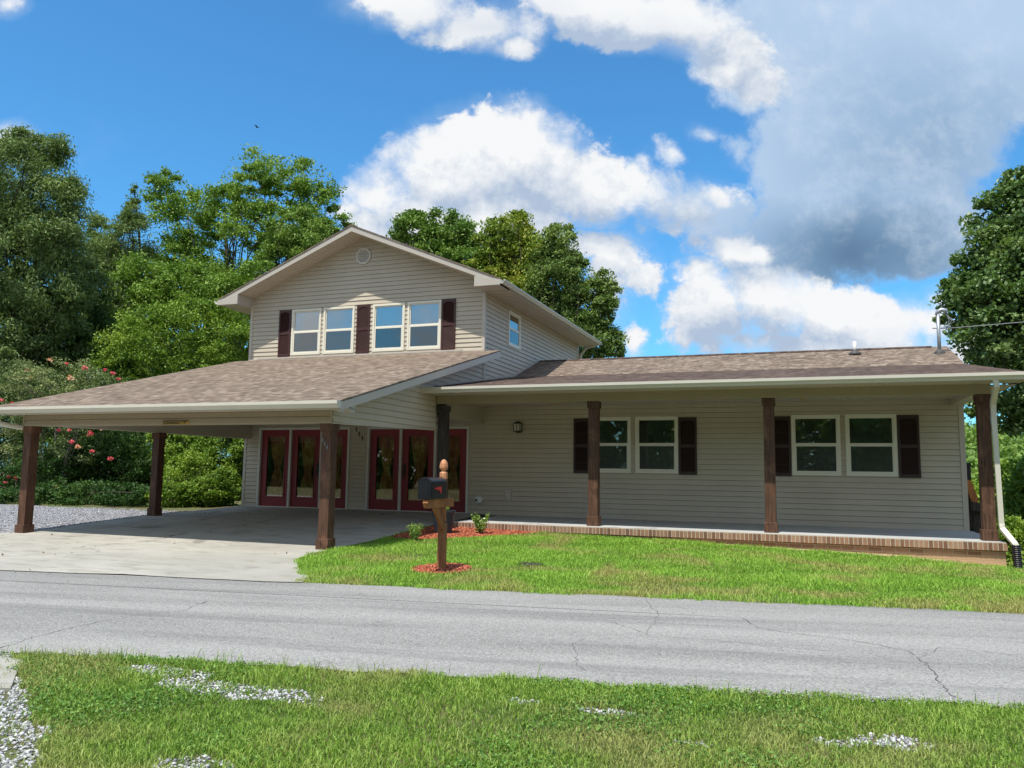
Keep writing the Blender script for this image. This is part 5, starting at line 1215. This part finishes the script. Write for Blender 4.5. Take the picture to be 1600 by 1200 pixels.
# small shrubs by the porch
def small_shrub(label, cx, cy, h, r, n_, lsz, stems, m='lf_shrub', zb=None, name='young_shrub', cat='shrub'):
    z0 = gzf(cx, cy) if zb is None else zb; T = thing(name, label, cat, (cx, cy, z0), 'young shrubs in the mulch bed'); P = []; mb = MB()
    for k_ in range(stems):
        a = random.uniform(0, 6.28); rr = r * random.uniform(.3, 1); hh = h * random.uniform(.7, 1); tip = Vector((cx + rr * math.cos(a), cy + rr * math.sin(a), z0 + hh))
        limb(mb, (cx, cy, z0), tip, .006, .002, .3, 4, 4)
        for j in range(n_ // stems):
            t = random.uniform(.25, 1.02); p = Vector((cx, cy, z0)).lerp(tip, t); P.append((p.x + random.gauss(0, .02), p.y + random.gauss(0, .02), p.z + random.gauss(0, .015)))
    leafmesh('foliage', np.array(P), lsz, m, T, .42, up=.1); obj('stem', mb, 'bark', T); return T
small_shrub('small dense shrub with fine needles in the mulch left of the planter', -6.62, 12.95, .34, .15, 1500, .03, 16)
small_shrub('small open shrub with glossy leaves at the brick porch edge', -5.93, 14.35, .42, .20, 620, .055, 11)
# planter behind the mailbox
px_, py_ = -6.62, 14.15; z0 = gzf(px_, py_) + .03
pl = thing('planter', 'tall dark blue-grey tapered planter behind the mailbox post', 'planter', (px_, py_, z0))
mb = MB(); mb.lathe(px_, py_, [(.145, z0), (.16, z0 + .02), (.215, z0 + .38), (.235, z0 + .40), (.235, z0 + .43), (.20, z0 + .43), (.19, z0 + .38), (.01, z0 + .37)], 28); obj('pot', mb, 'pot', pl, smooth=False)
tp = small_shrub('leafy yellow green plant growing in the dark planter', px_, py_, .17, .17, 260, .075, 9, zb=z0 + .37, name='potted_plant', cat='plant'); del tp['group']

# deck rail and stair beyond the right end of the house
dk_ = thing('deck_stair', 'dark wooden stair rail with a rust coloured board beyond the wall corner', 'deck', (3.3, 19.5, -1.3))
def flat3(pts, Y, d): return [at(px, py, Y) for px, py in pts], (0, d, 0)
a_, d_ = flat3([(1507.5, 727), (1516.5, 727), (1518, 758), (1508.5, 758)], 19.4, .1); mb = MB(); mb.prism(a_, d_); a_, d_ = flat3([(1506.8, 723), (1517.2, 723), (1517.4, 728), (1506.9, 728)], 19.38, .14); mb.prism(a_, d_); obj('rail_post', mb, 'black', dk_)
a_, d_ = flat3([(1509, 750), (1517, 750), (1528, 778), (1528, 790), (1520, 786), (1512, 768)], 19.2, .14); mb = MB(); mb.prism(a_, d_); obj('hand_rail', mb, 'rust_wood', dk_)
a_, d_ = flat3([(1520, 784), (1540, 788), (1540, 800), (1521, 798)], 18.8, .3); mb = MB(); mb.prism(a_, d_); a_, d_ = flat3([(1505, 745), (1513, 772), (1522, 800), (1534, 850), (1522, 850), (1505, 800)], 19.35, .1); mb.prism(a_, d_)
a_, d_ = flat3([(1522, 798), (1545, 798), (1545, 856), (1524, 856)], 18.95, .1); mb.prism(a_, d_); obj('stringer', mb, 'old_or_shaded_wood', dk_)

# power line from the service mast
pw = thing('power_line', 'twisted service cable running from the roof mast to the right', 'cable', (3.2, 21.45, 3.6))
a = Vector((3.15, 21.45, 3.60)); b_ = Vector((22, 16.5, 4.9)); mb = MB(); pts = [a.lerp(b_, t / 30) + Vector((0, 0, -.7 * 4 * (t / 30) * (1 - t / 30) * .5)) for t in range(31)]
mb.tube(pts, .010, 6); obj('cable', mb, 'wire', pw)

# bird in the sky
bp = at(402, 199, 60); br = thing('bird', 'tiny dark bird flying in the blue sky above the trees', 'bird', tuple(bp))
mb = MB(); mb.tube([bp + Vector((-.18, 0, .02)), bp + Vector((-.08, 0, 0)), bp + Vector((.08, 0, 0)), bp + Vector((.2, 0, -.02))], [.01, .05, .045, .012], 8); obj('body', mb, 'birdc', br)
mb = MB()
for s_ in (-1, 1): mb.prism([bp + Vector((-.07, s_ * .03, .02)), bp + Vector((.07, s_ * .03, .02)), bp + Vector((.0, s_ * .2 + .05, .16)), bp + Vector((-.10, s_ * .34, .12))], (0, 0, .012))
obj('wings', mb, 'birdc', br)

# woods across the road behind the viewer (mirrored in the panes)
P = []
for i in range(26):
    a = -60 + i * 4.6 + random.uniform(-1, 1); b_ = -24 + random.uniform(-4, 4); rr = random.uniform(3, 5)
    P.append(in_shell(3600, (a, b_, 2.2, rr, rr, random.uniform(5, 7.5)), .5))
P = np.concatenate(P); stuff(leafmesh('opposite_woods', P, .62, 'lf_mid', None, .8), 'green woods across the road behind the viewer', 'woods')
